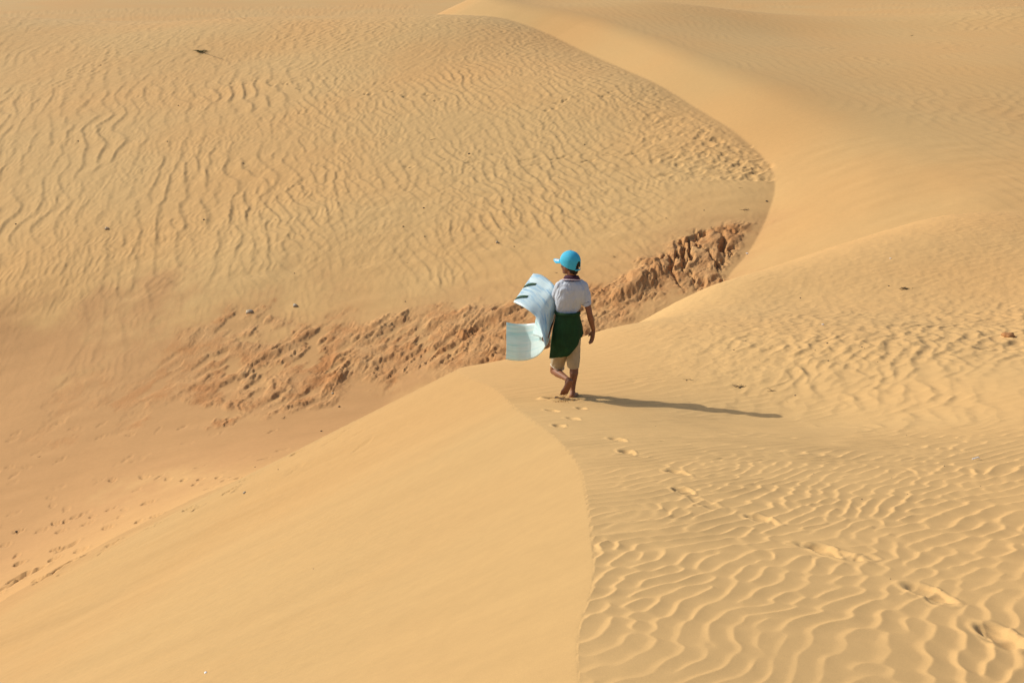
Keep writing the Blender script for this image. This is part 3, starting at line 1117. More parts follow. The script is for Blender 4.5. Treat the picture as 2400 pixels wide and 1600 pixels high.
def child_link(name, me, mat, parent, world_parent_loc):
    o = link(name, me, mat)
    o.parent = parent
    o.matrix_parent_inverse = Matrix.Translation(-Vector(world_parent_loc))
    return o


CC = HC + UP * 0.012 - F * 0.004
bm = bmesh.new()
seg, rings = 96, 44
grid = []
for j in range(rings + 1):
    t = math.pi * 0.5 * j / rings
    row = []
    for i in range(seg):
        a = 2 * math.pi * i / seg
        fx_, rx_ = math.cos(a), math.sin(a)
        drop = 0.052 - 0.030 * fx_ if fx_ < 0 else 0.052 - 0.034 * fx_     # rim lower at the back
        if t <= math.pi * 0.40:
            tt = t / (math.pi * 0.40) * math.pi * 0.5
            zr = 0.095 * math.cos(tt)
            rr = math.sin(tt)
        else:
            q_ = (t - math.pi * 0.40) / (math.pi * 0.10)
            zr = -drop * q_
            rr = 1.0 - 0.045 * q_ * q_
        seam = 1.0 + 0.006 * math.cos(6 * a) * math.sin(min(t * 1.25, math.pi / 2))
        p = CC + F * (0.106 * fx_ * rr * seam) + Rt * (0.088 * rx_ * rr * seam) + UP * zr
        row.append(bm.verts.new(p))
    grid.append(row)
for j in range(rings):
    for i in range(seg):
        a = 2 * math.pi * (i + .5) / seg
        # arched opening at the back
        da = abs(math.atan2(math.sin(a - math.pi), math.cos(a - math.pi)))
        tj = j / rings
        arch = 0.76 + 0.22 * (da / 0.46) ** 2.5
        if da < 0.46 and tj > arch:
            continue
        k = (i + 1) % seg
        try:
            bm.faces.new((grid[j][i], grid[j + 1][i], grid[j + 1][k], grid[j][k]))
        except ValueError:
            pass
bmesh.ops.remove_doubles(bm, verts=bm.verts, dist=0.0004)
me = bpy.data.meshes.new("crown")
bm.to_mesh(me); bm.free()
crown = child_link("crown", me, M_CAP, capE, HC)
sol = crown.modifiers.new("s", 'SOLIDIFY'); sol.thickness = 0.0025; sol.offset = 1
# strap across the opening
bm = bmesh.new()
prev = None
for i in range(13):
    a = math.pi - 0.47 + 0.94 * i / 12
    pc = CC + F * 0.101 * math.cos(a) + Rt * 0.085 * math.sin(a) - UP * 0.078
    cur = [bm.verts.new(pc + UP * 0.007), bm.verts.new(pc - UP * 0.007)]
    if prev:
        bm.faces.new((prev[0], prev[1], cur[1], cur[0]))
    prev = cur
me = bpy.data.meshes.new("strap")
bm.to_mesh(me); bm.free()
st = child_link("strap", me, M_CAP, capE, HC)
sol = st.modifiers.new("s", 'SOLIDIFY'); sol.thickness = 0.003
# button
bm = bmesh.new()
ellipsoid(bm, CC + UP * 0.096, AX, (0.007, 0.007, 0.004), 10, 8)
me = bpy.data.meshes.new("button")
bm.to_mesh(me); bm.free()
child_link("button", me, M_CAP, capE, HC)
# visor
bm = bmesh.new()
nv_, nu_ = 14, 8
vis = []
for i in range(nv_ + 1):
    a = -0.95 + 1.9 * i / nv_
    row = []
    for j in range(nu_ + 1):
        s_ = j / nu_
        ext = 0.092 * math.cos(a * 0.95) ** 0.8 * s_
        p = CC + F * (0.104 * math.cos(a) + ext) + Rt * (0.087 * math.sin(a) * (1 - 0.08 * s_)) - UP * (0.012 + 0.034 * (math.sin(a)) ** 2 * (0.7 + 0.3 * s_) + 0.012 * s_ - 0.010 * s_)
        row.append(bm.verts.new(p))
    vis.append(row)
for i in range(nv_):
    for j in range(nu_):
        bm.faces.new((vis[i][j], vis[i][j + 1], vis[i + 1][j + 1], vis[i + 1][j]))
me = bpy.data.meshes.new("visor")
bm.to_mesh(me); bm.free()
vo = child_link("visor", me, M_CAP, capE, HC)
sol = vo.modifiers.new("s", 'SOLIDIFY'); sol.thickness = 0.004
# pale print on the visor
bm = bmesh.new()
for (i0, i1, j0, j1) in ((3, 6, 2, 7), (7, 8, 3, 7)):
    vv = {}
    for i in range(i0, i1 + 1):
        for j in range(j0, j1 + 1):
            s_ = j / nu_
            a = -0.95 + 1.9 * i / nv_
            ext = 0.092 * math.cos(a * 0.95) ** 0.8 * s_
            vv[i, j] = bm.verts.new(CC + F * (0.104 * math.cos(a) + ext) + Rt * (0.087 * math.sin(a) * (1 - 0.08 * s_)) - UP * (0.012 + 0.034 * (math.sin(a)) ** 2 * (0.7 + 0.3 * s_) + 0.002 * s_ - 0.0045))
    for i in range(i0, i1):
        for j in range(j0, j1):
            bm.faces.new((vv[i, j], vv[i, j + 1], vv[i + 1, j + 1], vv[i + 1, j]))
me = bpy.data.meshes.new("visor_print")
bm.to_mesh(me); bm.free()
child_link("visor_print", me, M_CAPW, capE, HC)

# ---- shirt
bm = bmesh.new()
rows = [(656, 1340, 15, .070), (664, 1340, 26, .085), (676, 1339, 35, .098), (695, 1337, 36, .102), (712, 1333, 32, .096), (728, 1331, 27.5, .090), (744, 1330, 28, .090)]
seg = 40
rr_ = []
for v, uc, hw, dp in rows:
    c = Q(uc, v, 0.0)
    w = (Q(uc + hw, v, 0) - c).x
    ring = []
    for i in range(seg):
        a = 2 * math.pi * i / seg
        ca, sa = math.cos(a), math.sin(a)
        k = (abs(ca) ** 2.4 + abs(sa) ** 2.4) ** (-1 / 2.4)
        ring.append(bm.verts.new(c + Vector((w * ca * k, dp * sa * k, 0))))
    rr_.append(ring)
for a, b in zip(rr_[:-1], rr_[1:]):
    for i in range(seg):
        bm.faces.new((a[i], a[(i + 1) % seg], b[(i + 1) % seg], b[i]))
bm.faces.new(rr_[0]); bm.faces.new(rr_[-1][::-1])
limb(bm, [(Q(1352, 664, 0), 0.052), (Q(1369, 671, 0.0), 0.048), (Q(1374, 688, -0.005), 0.047), (Q(1375.5, 716, -0.015), 0.043)])
limb(bm, [(Q(1328, 664, 0), 0.052), (Q(1312, 671, 0.0), 0.048), (Q(1305, 690, 0.03), 0.047), (Q(1301, 714, 0.10), 0.043)])


def shirt_folds(c):
    rel = c - np.array(boy.location)
    x, y, z = rel[:, 0], rel[:, 1], rel[:, 2]
    n = sample(FBS, x * 2.0 + z * 0.5 + 0.3, z * 0.8 + y)
    n2 = sample(FBM, (x - 0.35 * z) * 1.3, (z + 0.3 * x) * 0.35 + 0.4)
    left = np.exp(-((x + 0.10) / 0.07) ** 2) * np.exp(-((z - 1.08) / 0.10) ** 2)
    ridg = np.abs(np.sin(x * 75 + 5 * n + (z - 1.1) * 12)) ** 3
    tuck = np.exp(-((z - 0.90) / 0.06) ** 2)
    fold = np.exp(-((x - 0.01 + 0.25 * (z - 1.0)) / 0.010) ** 2) * np.exp(-((z - 0.99) / 0.07) ** 2)
    diag = np.exp(-((x - 0.075 + 0.55 * (z - 0.93)) / 0.010) ** 2) * np.exp(-((z - 0.93) / 0.05) ** 2)
    return 0.0035 * n + 0.0035 * n2 + 0.007 * left * ridg - 0.006 * fold - 0.008 * diag + 0.004 * tuck * n2


armd = (A2 - A1).normalized()
shirt = remeshed("shirt", bm, 0.0048, 3, M_SHIRT, boy,
                 cuts=[(Q(1374.5, 708.5, -0.01), armd, Q(1377, 721, 0), 0.060),
                       (Q(1304, 700, 0.06), (B2 - B1).normalized(), Q(1301, 716, 0.1), 0.08),
                       (Q(1340, 657, 0), Vector((0, 0.25, 1)), Q(1340, 650, 0), 0.09)], folds=shirt_folds)


def ring_band(name, c, nrm, ru, rv, udir, h, mat, parent, flare=0.0, seg=36, th=0.003, wob=0.0):
    nrm = nrm.normalized()
    udir = (udir - nrm * udir.dot(nrm)).normalized()
    vdir = nrm.cross(udir)
    bm = bmesh.new()
    a_, b_ = [], []
    for i in range(seg):
        t = 2 * math.pi * i / seg
        p = c + udir * ru * math.cos(t) + vdir * rv * math.sin(t)
        q_ = c + udir * (ru + flare) * math.cos(t) + vdir * (rv + flare) * math.sin(t)
        a_.append(bm.verts.new(p + nrm * h))
        b_.append(bm.verts.new(q_ + nrm * (wob * math.sin(3 * t))))
    for i in range(seg):
        k = (i + 1) % seg
        bm.faces.new((b_[i], b_[k], a_[k], a_[i]))
    me = bpy.data.meshes.new(name)
    bm.to_mesh(me); bm.free()
    o = link(name, me, mat, parent)
    s_ = o.modifiers.new("s", 'SOLIDIFY'); s_.thickness = th; s_.offset = 1
    return o


cn = Vector((0.03, 0.22, 1)).normalized()
cbase = Q(1340, 655.5, 0.0)
ring_band("collar", cbase, cn, 0.083, 0.076, Vector((1, 0, 0)), 0.042, M_COLLAR, boy, 0.0, th=0.004)
for o in (bpy.data.objects["collar"],):
    pass
# collar narrows upwards: pull the top ring in
cm = bpy.data.objects["collar"].data
for vtx in cm.vertices:
    d = Vector(vtx.co) - cbase
    if d.dot(cn) > 0.02:
        pl_ = d - cn * d.dot(cn)
        vtx.co = cbase + cn * d.dot(cn) + pl_ * 0.72
ring_band("collar_stripe", cbase - cn * 0.003, cn, 0.0865, 0.0795, Vector((1, 0, 0)), 0.007, M_STRIPE, boy, 0.001)
ring_band("collar_edge", cbase - cn * 0.010, cn, 0.0875, 0.0805, Vector((1, 0, 0)), 0.006, M_TRIM, boy, 0.001)
ring_band("sleeve_cuff", Q(1374.7, 708.5, -0.01), -armd, 0.0415, 0.0415, Vector((1, 0, 0)), 0.010, M_TRIM, boy, 0.001)

# ---- green cloth tied round the waist, hem rising to the right
VW = [728, 745, 764, 779, 792, 808, 824, 840]
CL = [1304, 1301.5, 1297.5, 1294.5, 1292.5, 1290.5, 1289, 1288]
CR = [1357, 1360, 1364, 1365.5, 1365.5, 1364, 1362, 1360]
DP = [.105, .112, .124, .130, .134, .136, .136, .136]


def hem_v(u, back):
    if back:
        return float(np.interp(u, [1288, 1303, 1313, 1334, 1346, 1358, 1366], [838, 831, 828, 826, 812, 793, 783]))
    return float(np.interp(u, [1288, 1320, 1366], [826, 815, 792]))


bm = bmesh.new()
seg, nr_ = 72, 26
rows = []
for j in range(nr_ + 1):
    row = []
    for i in range(seg):
        a = 2 * math.pi * i / seg
        ca, sa = math.cos(a), math.sin(a)
        k = (abs(ca) ** 2.3 + abs(sa) ** 2.3) ** (-1 / 2.3)
        u0 = 1329 + 38 * ca * k
        vh = hem_v(min(max(u0, 1288), 1366), sa < 0.15)
        v = 728 + (vh - 728) * j / nr_
        l_, r_, d_ = np.interp(v, VW, CL), np.interp(v, VW, CR), np.interp(v, VW, DP)
        uc, hw = (l_ + r_) / 2, (r_ - l_) / 2
        c = Q(uc, v, 0.0)
        w = hw / (FPX / (c.y * CP - c.z * SP))
        t_ = j / nr_
        fo = 0.006 * t_ * math.sin(a * 7 + 2.2 * t_) + 0.004 * t_ * math.sin(a * 13 + 1.0)
        dgl = math.exp(-((ca * 0.9 + 0.25 - 1.5 * (t_ - 0.65)) / 0.10) ** 2) * (sa < 0) * t_
        p = c + Vector(((w + fo) * ca * k, (d_ + fo + 0.010 * dgl) * sa * k, 0.0))
        row.append(bm.verts.new(p))
    rows.append(row)
for a, b in zip(rows[:-1], rows[1:]):
    for i in range(seg):
        bm.faces.new((a[i], b[i], b[(i + 1) % seg], a[(i + 1) % seg]))
me = bpy.data.meshes.new("waist_cloth")
bm.to_mesh(me); bm.free()
o = link("waist_cloth", me, M_GREEN, boy)
md = o.modifiers.new("s", 'SOLIDIFY'); md.thickness = 0.004
# rolled waistband
ring_band("waistband", Q(1330.5, 735, 0.0), Vector((0, 0, 1)), 0.117, 0.106, Vector((1, 0, 0)), 0.028, M_GREEN, boy, 0.003, th=0.006)

# ---- shorts
bm = bmesh.new()
limb(bm, [(Q(1336, 775, 0), 0.088), (Q(1345, 795, 0.01), 0.080), (Q(1344, 835, 0.03), 0.062), (Q(1344, 870, 0.05), 0.053)])
hk = Q(1303, 868, 0.20)
limb(bm, [(Q(1324, 775, 0), 0.088), (Q(1318, 800, 0.04), 0.082), (Q(1309, 838, 0.14), 0.074), (Q(1304, 880, 0.22), 0.070)])
thd = (L2 - L1).normalized()
shorts = remeshed("shorts", bm, 0.0048, 3, M_SHORT, boy,
                  cuts=[(Q(1344, 860, 0.04), Vector((0.02, 0.1, -1)).normalized(), Q(1346, 880, 0.05), 0.11),
                        (Q(1307, 862.5, 0.13), Vector((-0.42, 0.50, -0.80)).normalized(), Q(1300, 878, 0.20), 0.125)],
                  folds=lambda c: 0.004 * sample(FBS, c[:, 0] * 2.2 + c[:, 2] * .6, c[:, 2] * 1.5) + 0.003 * sample(FBM, c[:, 0] * 1.5, c[:, 2] * .9))


def cut_outline(name, src, plane_p, plane_n, centre, radius, tube, mat, parent):
    """piping that follows the cut edge of a garment"""
    me = src.data
    b2 = bmesh.new()
    b2.from_mesh(me)
    es = [e for e in b2.edges if e.is_boundary and all((v.co - centre).length < radius and abs((v.co - plane_p).dot(plane_n)) < 0.03 for v in e.verts)]
    bm = bmesh.new()
    for e in es:
        capsule(bm, e.verts[0].co, tube, e.verts[1].co, tube, 6)
    b2.free()
    m2 = bpy.data.meshes.new(name)
    bm.to_mesh(m2); bm.free()
    return link(name, m2, mat, parent)


cut_outline("hem_piping", shorts, Q(1307, 862.5, 0.13), Vector((-0.42, 0.50, -0.80)).normalized(), Q(1303, 866, 0.15), 0.14, 0.0042, M_PIPE, boy)

# ---- sandal slipping off the lifted foot
sand_c = Q(1306, 934, -0.16)
sx, sy = sand_c.x, sand_c.y
sg = gz(sx, sy)
bm = bmesh.new()
d1 = Vector((-0.75, 0.55, 0.10)).normalized()
d2 = Vector((0.55, 0.75, 0.25)).normalized()
nn = d1.cross(d2).normalized()
if nn.z < 0: nn = -nn
cpos = Vector((sx + 0.03, sy, sg + 0.018))
top_, bot_ = [], []
for i in range(28):
    t = 2 * math.pi * i / 28
    l_ = 0.060 * math.cos(t)
    w_ = 0.032 * math.sin(t) * (1 + 0.18 * math.cos(t))
    bend = 0.018 * max(0, math.cos(t)) ** 2
    top_.append(bm.verts.new(cpos + d1 * l_ + d2 * w_ + nn * (0.012 + bend)))
    bot_.append(bm.verts.new(cpos + d1 * l_ + d2 * w_ + nn * bend))
bm.faces.new(top_); bm.faces.new(bot_[::-1])
for i in range(28):
    k = (i + 1) % 28
    bm.faces.new((bot_[i], bot_[k], top_[k], top_[i]))
me = bpy.data.meshes.new("sandal")
bmesh.ops.recalc_face_normals(bm, faces=bm.faces)
bm.to_mesh(me); bm.free()
sandal = link("sandal", me, M_SOLE, boy, smooth=False)
bm = bmesh.new()
for s in (-1, 1):
    pts_ = [cpos + d1 * 0.06 + nn * 0.03, cpos + d1 * 0.04 + d2 * 0.022 * s + nn * 0.045, cpos - d1 * 0.02 + d2 * 0.038 * s + nn * 0.014]
    for a, b in zip(pts_[:-1], pts_[1:]):
        capsule(bm, a, 0.005, b, 0.005, 8)
capsule(bm, cpos + d1 * 0.09 + nn * 0.03, 0.006, cpos + d1 * 0.115 + nn * 0.05, 0.005, 8)
me = bpy.data.meshes.new("thong")
bm.to_mesh(me); bm.free()
th_ = link("thong", me, M_DARK)
th_.parent = sandal
th_.matrix_parent_inverse = Matrix.Translation(-Vector(boy.location))

# ------------------------------------------------------------------ the plastic sheets he carries
def sheet_mat(name, base, streak, amount, sc, rot, trans=0.30):
    m, nt, b = nmat(name)
    tc = nt.nodes.new("ShaderNodeTexCoord").outputs["UV"]
    mp = nt.nodes.new("ShaderNodeMapping")
    mp.inputs["Scale"].default_value = sc
    mp.inputs["Rotation"].default_value = (0, 0, rot)
    nt.links.new(tc, mp.inputs["Vector"])
    f = ramp(nt, noise_node(nt, 1.0, 6, 0.65, mp.outputs[0], 0.6), 0.48, 0.68, 0.0, amount)
    c = mixc(nt, f, base, streak)
    f2 = ramp(nt, noise_node(nt, 3.0, 5, 0.7, mp.outputs[0], 0.3), 0.5, 0.7, 0.0, 0.35)
    c = mixc(nt, f2, c, (0.55, 0.60, 0.60, 1))
    nt.links.new(c, b.inputs["Base Color"])
    b.inputs["Roughness"].default_value = 0.35
    b.inputs["Specular IOR Level"].default_value = 0.5
    tr = nt.nodes.new("ShaderNodeBsdfTranslucent")
    nt.links.new(c, tr.inputs["Color"])
    mx = nt.nodes.new("ShaderNodeMixShader")
    mx.inputs[0].default_value = trans
    nt.links.new(b.outputs[0], mx.inputs[1])
    nt.links.new(tr.outputs[0], mx.inputs[2])
    out = [n for n in nt.nodes if n.type == 'OUTPUT_MATERIAL'][0]
    nt.links.new(mx.outputs[0], out.inputs[0])
    return m


M_SH1 = sheet_mat("streaked_plastic", (0.70, 0.86, 0.90, 1), (0.14, 0.44, 0.70, 1), 0.9, (2.2, 9.0, 1), 0.25, 0.28)
M_SH2 = sheet_mat("banded_plastic", (0.76, 0.95, 0.97, 1), (0.36, 0.76, 0.84, 1), 0.8, (0.7, 11.0, 1), 0.0, 0.25)
M_STRAP = plain("strap_webbing", (0.045, 0.095, 0.050), 0.9, 0.2, 80.0)


def catmull(pts, n):
    out = []
    P_ = [Vector(p) for p in pts]
    for t in np.linspace(0, len(P_) - 1, n):
        i = min(int(t), len(P_) - 2)
        f = t - i
        p0 = P_[max(i - 1, 0)]; p1 = P_[i]; p2 = P_[i + 1]; p3 = P_[min(i + 2, len(P_) - 1)]
        out.append(0.5 * ((2 * p1) + (p2 - p0) * f + (2 * p0 - 5 * p1 + 4 * p2 - p3) * f * f + (3 * p1 - p0 - 3 * p2 + p3) * f ** 3))
    return out


def sheet(name, Np, Fp, mat, label, n=48, m=16, bow=0.0):
    N_ = catmull([Q(*p) for p in Np], n)
    F_ = catmull([Q(*p) for p in Fp], n)
    bm = bmesh.new()
    uv = bm.loops.layers.uv.new("UVMap")
    g = []
    org = N_[n // 2]
    for i in range(n):
        row = []
        for j in range(m):
            s_ = j / (m - 1)
            p = N_[i].lerp(F_[i], s_)
            p = p + Vector((0, 0, 1)) * bow * math.sin(math.pi * s_)
            wv_ = float(sample(FBS, np.array([p.x * 1.1 + p.z * 0.4]), np.array([p.z * 0.9]))[0]) * 0.007
            p = p + Vector((wv_ * 0.3, -wv_, wv_ * 0.2))
            row.append(bm.verts.new(p - org))
        g.append(row)
    for i in range(n - 1):
        for j in range(m - 1):
            f = bm.faces.new((g[i][j], g[i + 1][j], g[i + 1][j + 1], g[i][j + 1]))
            for lp, (a, b) in zip(f.loops, ((i, j), (i + 1, j), (i + 1, j + 1), (i, j + 1))):
                lp[uv].uv = (a / (n - 1) * 1.4, b / (m - 1))
    me = bpy.data.meshes.new(name)
    bm.to_mesh(me); bm.free()
    o = link(name, me, mat)
    o.location = org
    s_ = o.modifiers.new("s", 'SOLIDIFY'); s_.thickness = 0.004; s_.offset = 0
    tag(o, label, "plastic sheet", "curved plastic sheets carried by the child")
    return o, N_, F_, org


shA, NA_, FA_, orgA = sheet("plastic_sheet",
    [(1203, 708, .10), (1220, 716, .00), (1238, 727, -.08), (1255, 742, -.12), (1264, 760, -.19), (1270, 778, -.25), (1274, 796, -.29), (1278, 813, -.29)],
    [(1250, 641, .40), (1268, 644, .31), (1286, 656, .21), (1300, 671, .10), (1307, 691, .10), (1303, 725, .05), (1295, 765, .02), (1284, 806, -.03)],
    M_SH1, "upper curled pale blue plastic sheet with two green straps under the child's arm")
shB, _, _, _ = sheet("plastic_sheet",
    [(1186, 842, .06), (1200, 844.5, .07), (1215, 845.5, .07), (1235, 844, .03), (1252, 838, -.04), (1266, 829, -.13), (1276, 816, -.23), (1279, 804, -.27)],
    [(1188, 755, .10), (1202, 758, .11), (1217, 759, .11), (1236, 759, .08), (1252, 757, .01), (1264, 762, -.09), (1272, 772, -.17), (1276, 783, -.21)],
    M_SH2, "lower curved sheet with its bright white inner side facing out below the child's hand", 44, 18)
shC, _, _, _ = sheet("plastic_sheet",
    [(1248, 785, -.08), (1256, 787, -.13), (1266, 790.5, -.18), (1278, 796, -.25)],
    [(1257, 741, -.05), (1263, 752, -.09), (1270, 765, -.15), (1278, 780, -.21)],
    M_SH2, "small pale wedge of sheet showing between the upper and lower curled sheets", 20, 10)
# straps looped through the upper sheet
for nm_, (i0, s0), (i1, s1) in (("strap", (0.0, .52), (1.15, .70)), ("strap", (0.0, .10), (1.15, .30))):
    bm = bmesh.new()
    prev = None
    k = 14
    wdir = Vector((0.0, 0.10, 0.12)).normalized()
    for q_ in range(k + 1):
        t = q_ / k
        fi = (i0 + (i1 - i0) * t) / 7 * 47
        ii = min(int(fi), 46)
        a = NA_[ii].lerp(NA_[ii + 1], fi - ii)
        b = FA_[ii].lerp(FA_[ii + 1], fi - ii)
        s_ = s0 + (s1 - s0) * (t ** 0.8)
        p = a.lerp(b, s_) - orgA
        lift = 0.012 * math.sin(math.pi * min(t * 1.05, 1)) + 0.005
        p = p + Vector((-0.1, -0.6, 0.79)) * lift
        w_ = (b - a).normalized() * 0.014
        cur = [bm.verts.new(p - w_), bm.verts.new(p + w_)]
        if prev:
            bm.faces.new((prev[0], cur[0], cur[1], prev[1]))
        prev = cur
    me = bpy.data.meshes.new("strap")
    bm.to_mesh(me); bm.free()
    so = link("strap", me, M_STRAP)
    so.parent = shA
    s_ = so.modifiers.new("s", 'SOLIDIFY'); s_.thickness = 0.004

# ------------------------------------------------------------------ small things lying on the sand
M_PEB = plain("dark_stone", (0.10, 0.078, 0.055), 0.9, 0.3, 30.0, 0.004)
M_PALE = plain("pale_stone", (0.44, 0.36, 0.25), 0.8, 0.15, 30.0, 0.004)
M_TWIG = plain("dry_twig", (0.110, 0.075, 0.042), 0.9, 0.3, 60.0)
M_WHITE = plain("white_litter", (0.85, 0.85, 0.84), 0.4, 0.03, 30.0)
M_CLOD = plain("red_clod", (0.42, 0.20, 0.075), 0.95, 0.25, 20.0, 0.01)
M_GRASS = plain("dry_grass", (0.13, 0.12, 0.05), 0.9, 0.3, 60.0)
rd = random.Random(77)


def place(u, v):
    p = hit(u, v)
    if p is None:
        return None, 1
    z = gz(p[0], p[1])
    dep = p[1] * CP - z * SP
    return Vector((p[0], p[1], z)), dep / FPX


def stone_mesh(r, flat=0.6, jag=0.25):
    bm = bmesh.new()
    bmesh.ops.create_icosphere(bm, subdivisions=2, radius=r)
    for v in bm.verts:
        k = 1 + jag * (rd.random() - 0.5) * 2 * 0.6
        v.co = Vector((v.co.x * k * 1.15, v.co.y * k, v.co.z * k * flat))
    me = bpy.data.meshes.new("stone")
    bm.to_mesh(me); bm.free()
    return me


def twig_mesh(length, n, r, spread=1.0, up=0.25):
    bm = bmesh.new()
    for k in range(n):
        a = rd.uniform(0, 2 * math.pi)
        p = Vector((rd.gauss(0, length * 0.22 * spread), rd.gauss(0, length * 0.22 * spread), r * 0.5))
        if n <= 4:
            p = Vector((rd.gauss(0, r * 0.5), rd.gauss(0, r * 0.5), r * 0.5))
        for s in range(3):
            a += rd.gauss(0, 0.5)
            q = p + Vector((math.cos(a), math.sin(a), rd.uniform(-0.1, up))) * length * rd.uniform(0.18, 0.4)
            q.z = max(q.z, r * 0.3)
            capsule(bm, p, r * (1 - s * 0.2), q, r * (0.8 - s * 0.2), 5)
            p = q
    me = bpy.data.meshes.new("twigs")
    bm.to_mesh(me); bm.free()
    return me


def put(name, me, mat, u, v, label, cat, group=None, sink=0.0, rz=None):
    p, s = place(u, v)
    if p is None:
        return
    o = link(name, me, mat)
    o.location = p - Vector((0, 0, sink))
    o.rotation_euler = (0, 0, rd.uniform(0, 6.28) if rz is None else rz)
    tag(o, label, cat, group)
    return o


def px(u, v, n):
    """metres that n picture pixels span where the view line meets the ground"""
    return place(u, v)[1] * n


def pebbles(spots, mat, label, group, name="pebble"):
    for sp_ in spots:
        u, v, d = sp_[:3]
        r = px(u, v, d * 0.62) / 2
        put(name, stone_mesh(r, 0.7), mat, u, v, sp_[3] if len(sp_) > 3 else label, "pebble", group, sink=-r * 0.25)


G1 = "dark pebbles on the rippled slope"
pebbles([(1099, 361, 8, "largest black pebble in the middle of the big rippled slope"), (183, 331, 6, "dark pebble high on the left part of the rippled slope"),
         (37, 526, 7, "dark pebble on the rippled slope close to the left edge"), (478, 516, 7, "dark pebble right of the pale stone on the left ripples"),
         (570, 383, 6, "dark pebble at the foot of the tallest ripples, left of centre"), (993, 488, 7, "dark pebble on the ripples below the largest black pebble"),
         (945, 531, 6, "dark pebble below left of its neighbour on the middle ripples"), (392, 333, 5, "tiny dark pebble between tall ripples in the upper left"),
         (236, 153, 5, "tiny dark pebble left of the grass tuft"), (418, 248, 5, "tiny dark pebble below the grass tuft"),
         (690, 640, 5, "tiny dark pebble on low ripples above the pale stones"), (995, 555, 5, "tiny dark pebble lowest of the group on the middle ripples")], M_PEB, "", G1)
G2 = "dark pebbles above the bank"
pebbles([(1370, 339, 5, "dark pebble straight above the child's cap, halfway up the slope"), (1477, 283, 4, "tiny dark pebble on the trampled upper right of the big slope"),
         (1650, 493, 5, "dark pebble on smooth sand above the fluted end of the bank"), (1205, 578, 5, "tiny dark pebble between two pale ones left of the cap"),
         (950, 706, 5, "tiny dark pebble just above the middle of the red bank")], M_PEB, "", G2)
G3 = "dark pebbles on the valley floor"
pebbles([(795, 952, 9, "largest dark pebble on the reddish sand below the bank"), (753, 1010, 7, "dark pebble on reddish sand near the edge of the bright dune"),
         (598, 1094, 5, "small dark pebble on the reddish sand above the bright slip face corner"), (652, 1100, 5, "small dark pebble touching the outline of the bright dune"),
         (340, 1120, 6, "small dark pebble in the middle of the reddish trodden sand")], M_PEB, "", G3)
G4 = "dark pebbles on the near ripples"
pebbles([(2087, 1356, 5, "dark pebble left of the footprint at lower right"), (2020, 1169, 5, "dark pebble on the near ripples above the long drag mark"),
         (2127, 1157, 4, "tiny dark pebble right of centre on the near ripples"), (2298, 1140, 4, "tiny dark pebble on the near ripples nearest the right edge"),
         (2090, 1119, 4, "tiny dark pebble below the fine ripples at right"), (2213, 1094, 4, "tiny dark pebble left below the white stick"),
         (1907, 1111, 4, "tiny dark pebble above the double footprint"), (2125, 1020, 4, "tiny dark pebble on fine ripples between shadow and white stick")], M_PEB, "", G4)
G5 = "dark pebbles on the lumpy sand"
pebbles([(1939, 804, 8, "largest dark pebble on the lumpy sand right of the child"), (1911, 821, 5, "dark pebble left below the largest one on the lumpy sand"),
         (1941, 845, 6, "dark pebble straight below the largest one on the lumpy sand"), (2020, 813, 6, "left pebble of a close pair on the lumpy sand"),
         (2026, 817, 4, "right smaller pebble of a close pair on the lumpy sand"), (1720, 820, 5, "dark pebble at the left end of the lumpy sand"),
         (1780, 845, 4, "tiny dark pebble below the left lumps"), (1748, 797, 5, "dark pebble among the leftmost lumps"),
         (2057, 847, 4, "tiny dark pebble below the close pair of pebbles"), (1876, 698, 6, "dark pebble on smoother sand above the lumps")], M_PEB, "", G5)
pebbles([(2083, 670, 6)], M_PEB, "dark pebble beside the larger clump of twigs on the right slope", None)
pebbles([(38, 1244, 8)], M_PEB, "lone black pebble near the left edge above the footprint trail", None)
pebbles([(1864, 926, 6)], M_PEB, "dark pebble just right of the tip of the child's shadow", None)
pebbles([(735, 1334, 4)], M_PEB, "tiny dark pebble alone on the smooth bright slip face", None)
pebbles([(1797, 472, 8)], M_PEB, "dark stone near the top end of the eroded bank", None)
pebbles([(1537, 1058 - 60, 4), (1541, 940 + 60, 4)][:1], M_PEB, "tiny dark pebble on the fine ripples between the footprints and the shadow", None)
pebbles([(1887, 10, 7)], M_PEB, "dark stone on the distant flat sand at the top edge", None)

for (u, v, d, lab) in [(585, 732, 15, "largest pale grey stone just above the upper edge of the red bank"),
                       (692, 717, 10, "smaller pale stone right of the largest one above the red bank"),
                       (250, 537, 9, "pale stone on the left part of the rippled slope"),
                       (1165, 569, 7, "pale pebble on the rippled slope left of the child's cap"),
                       (573, 1154, 7, "pale chip at the upper edge of the bright slip face"),
                       (780, 923, 6, "pale pebble below the lowest tip of the red bank")]:
    r = px(u, v, d) / 2
    put("stone", stone_mesh(r, 0.75, 0.5), M_PALE, u, v, lab, "stone", sink=-r * 0.25)

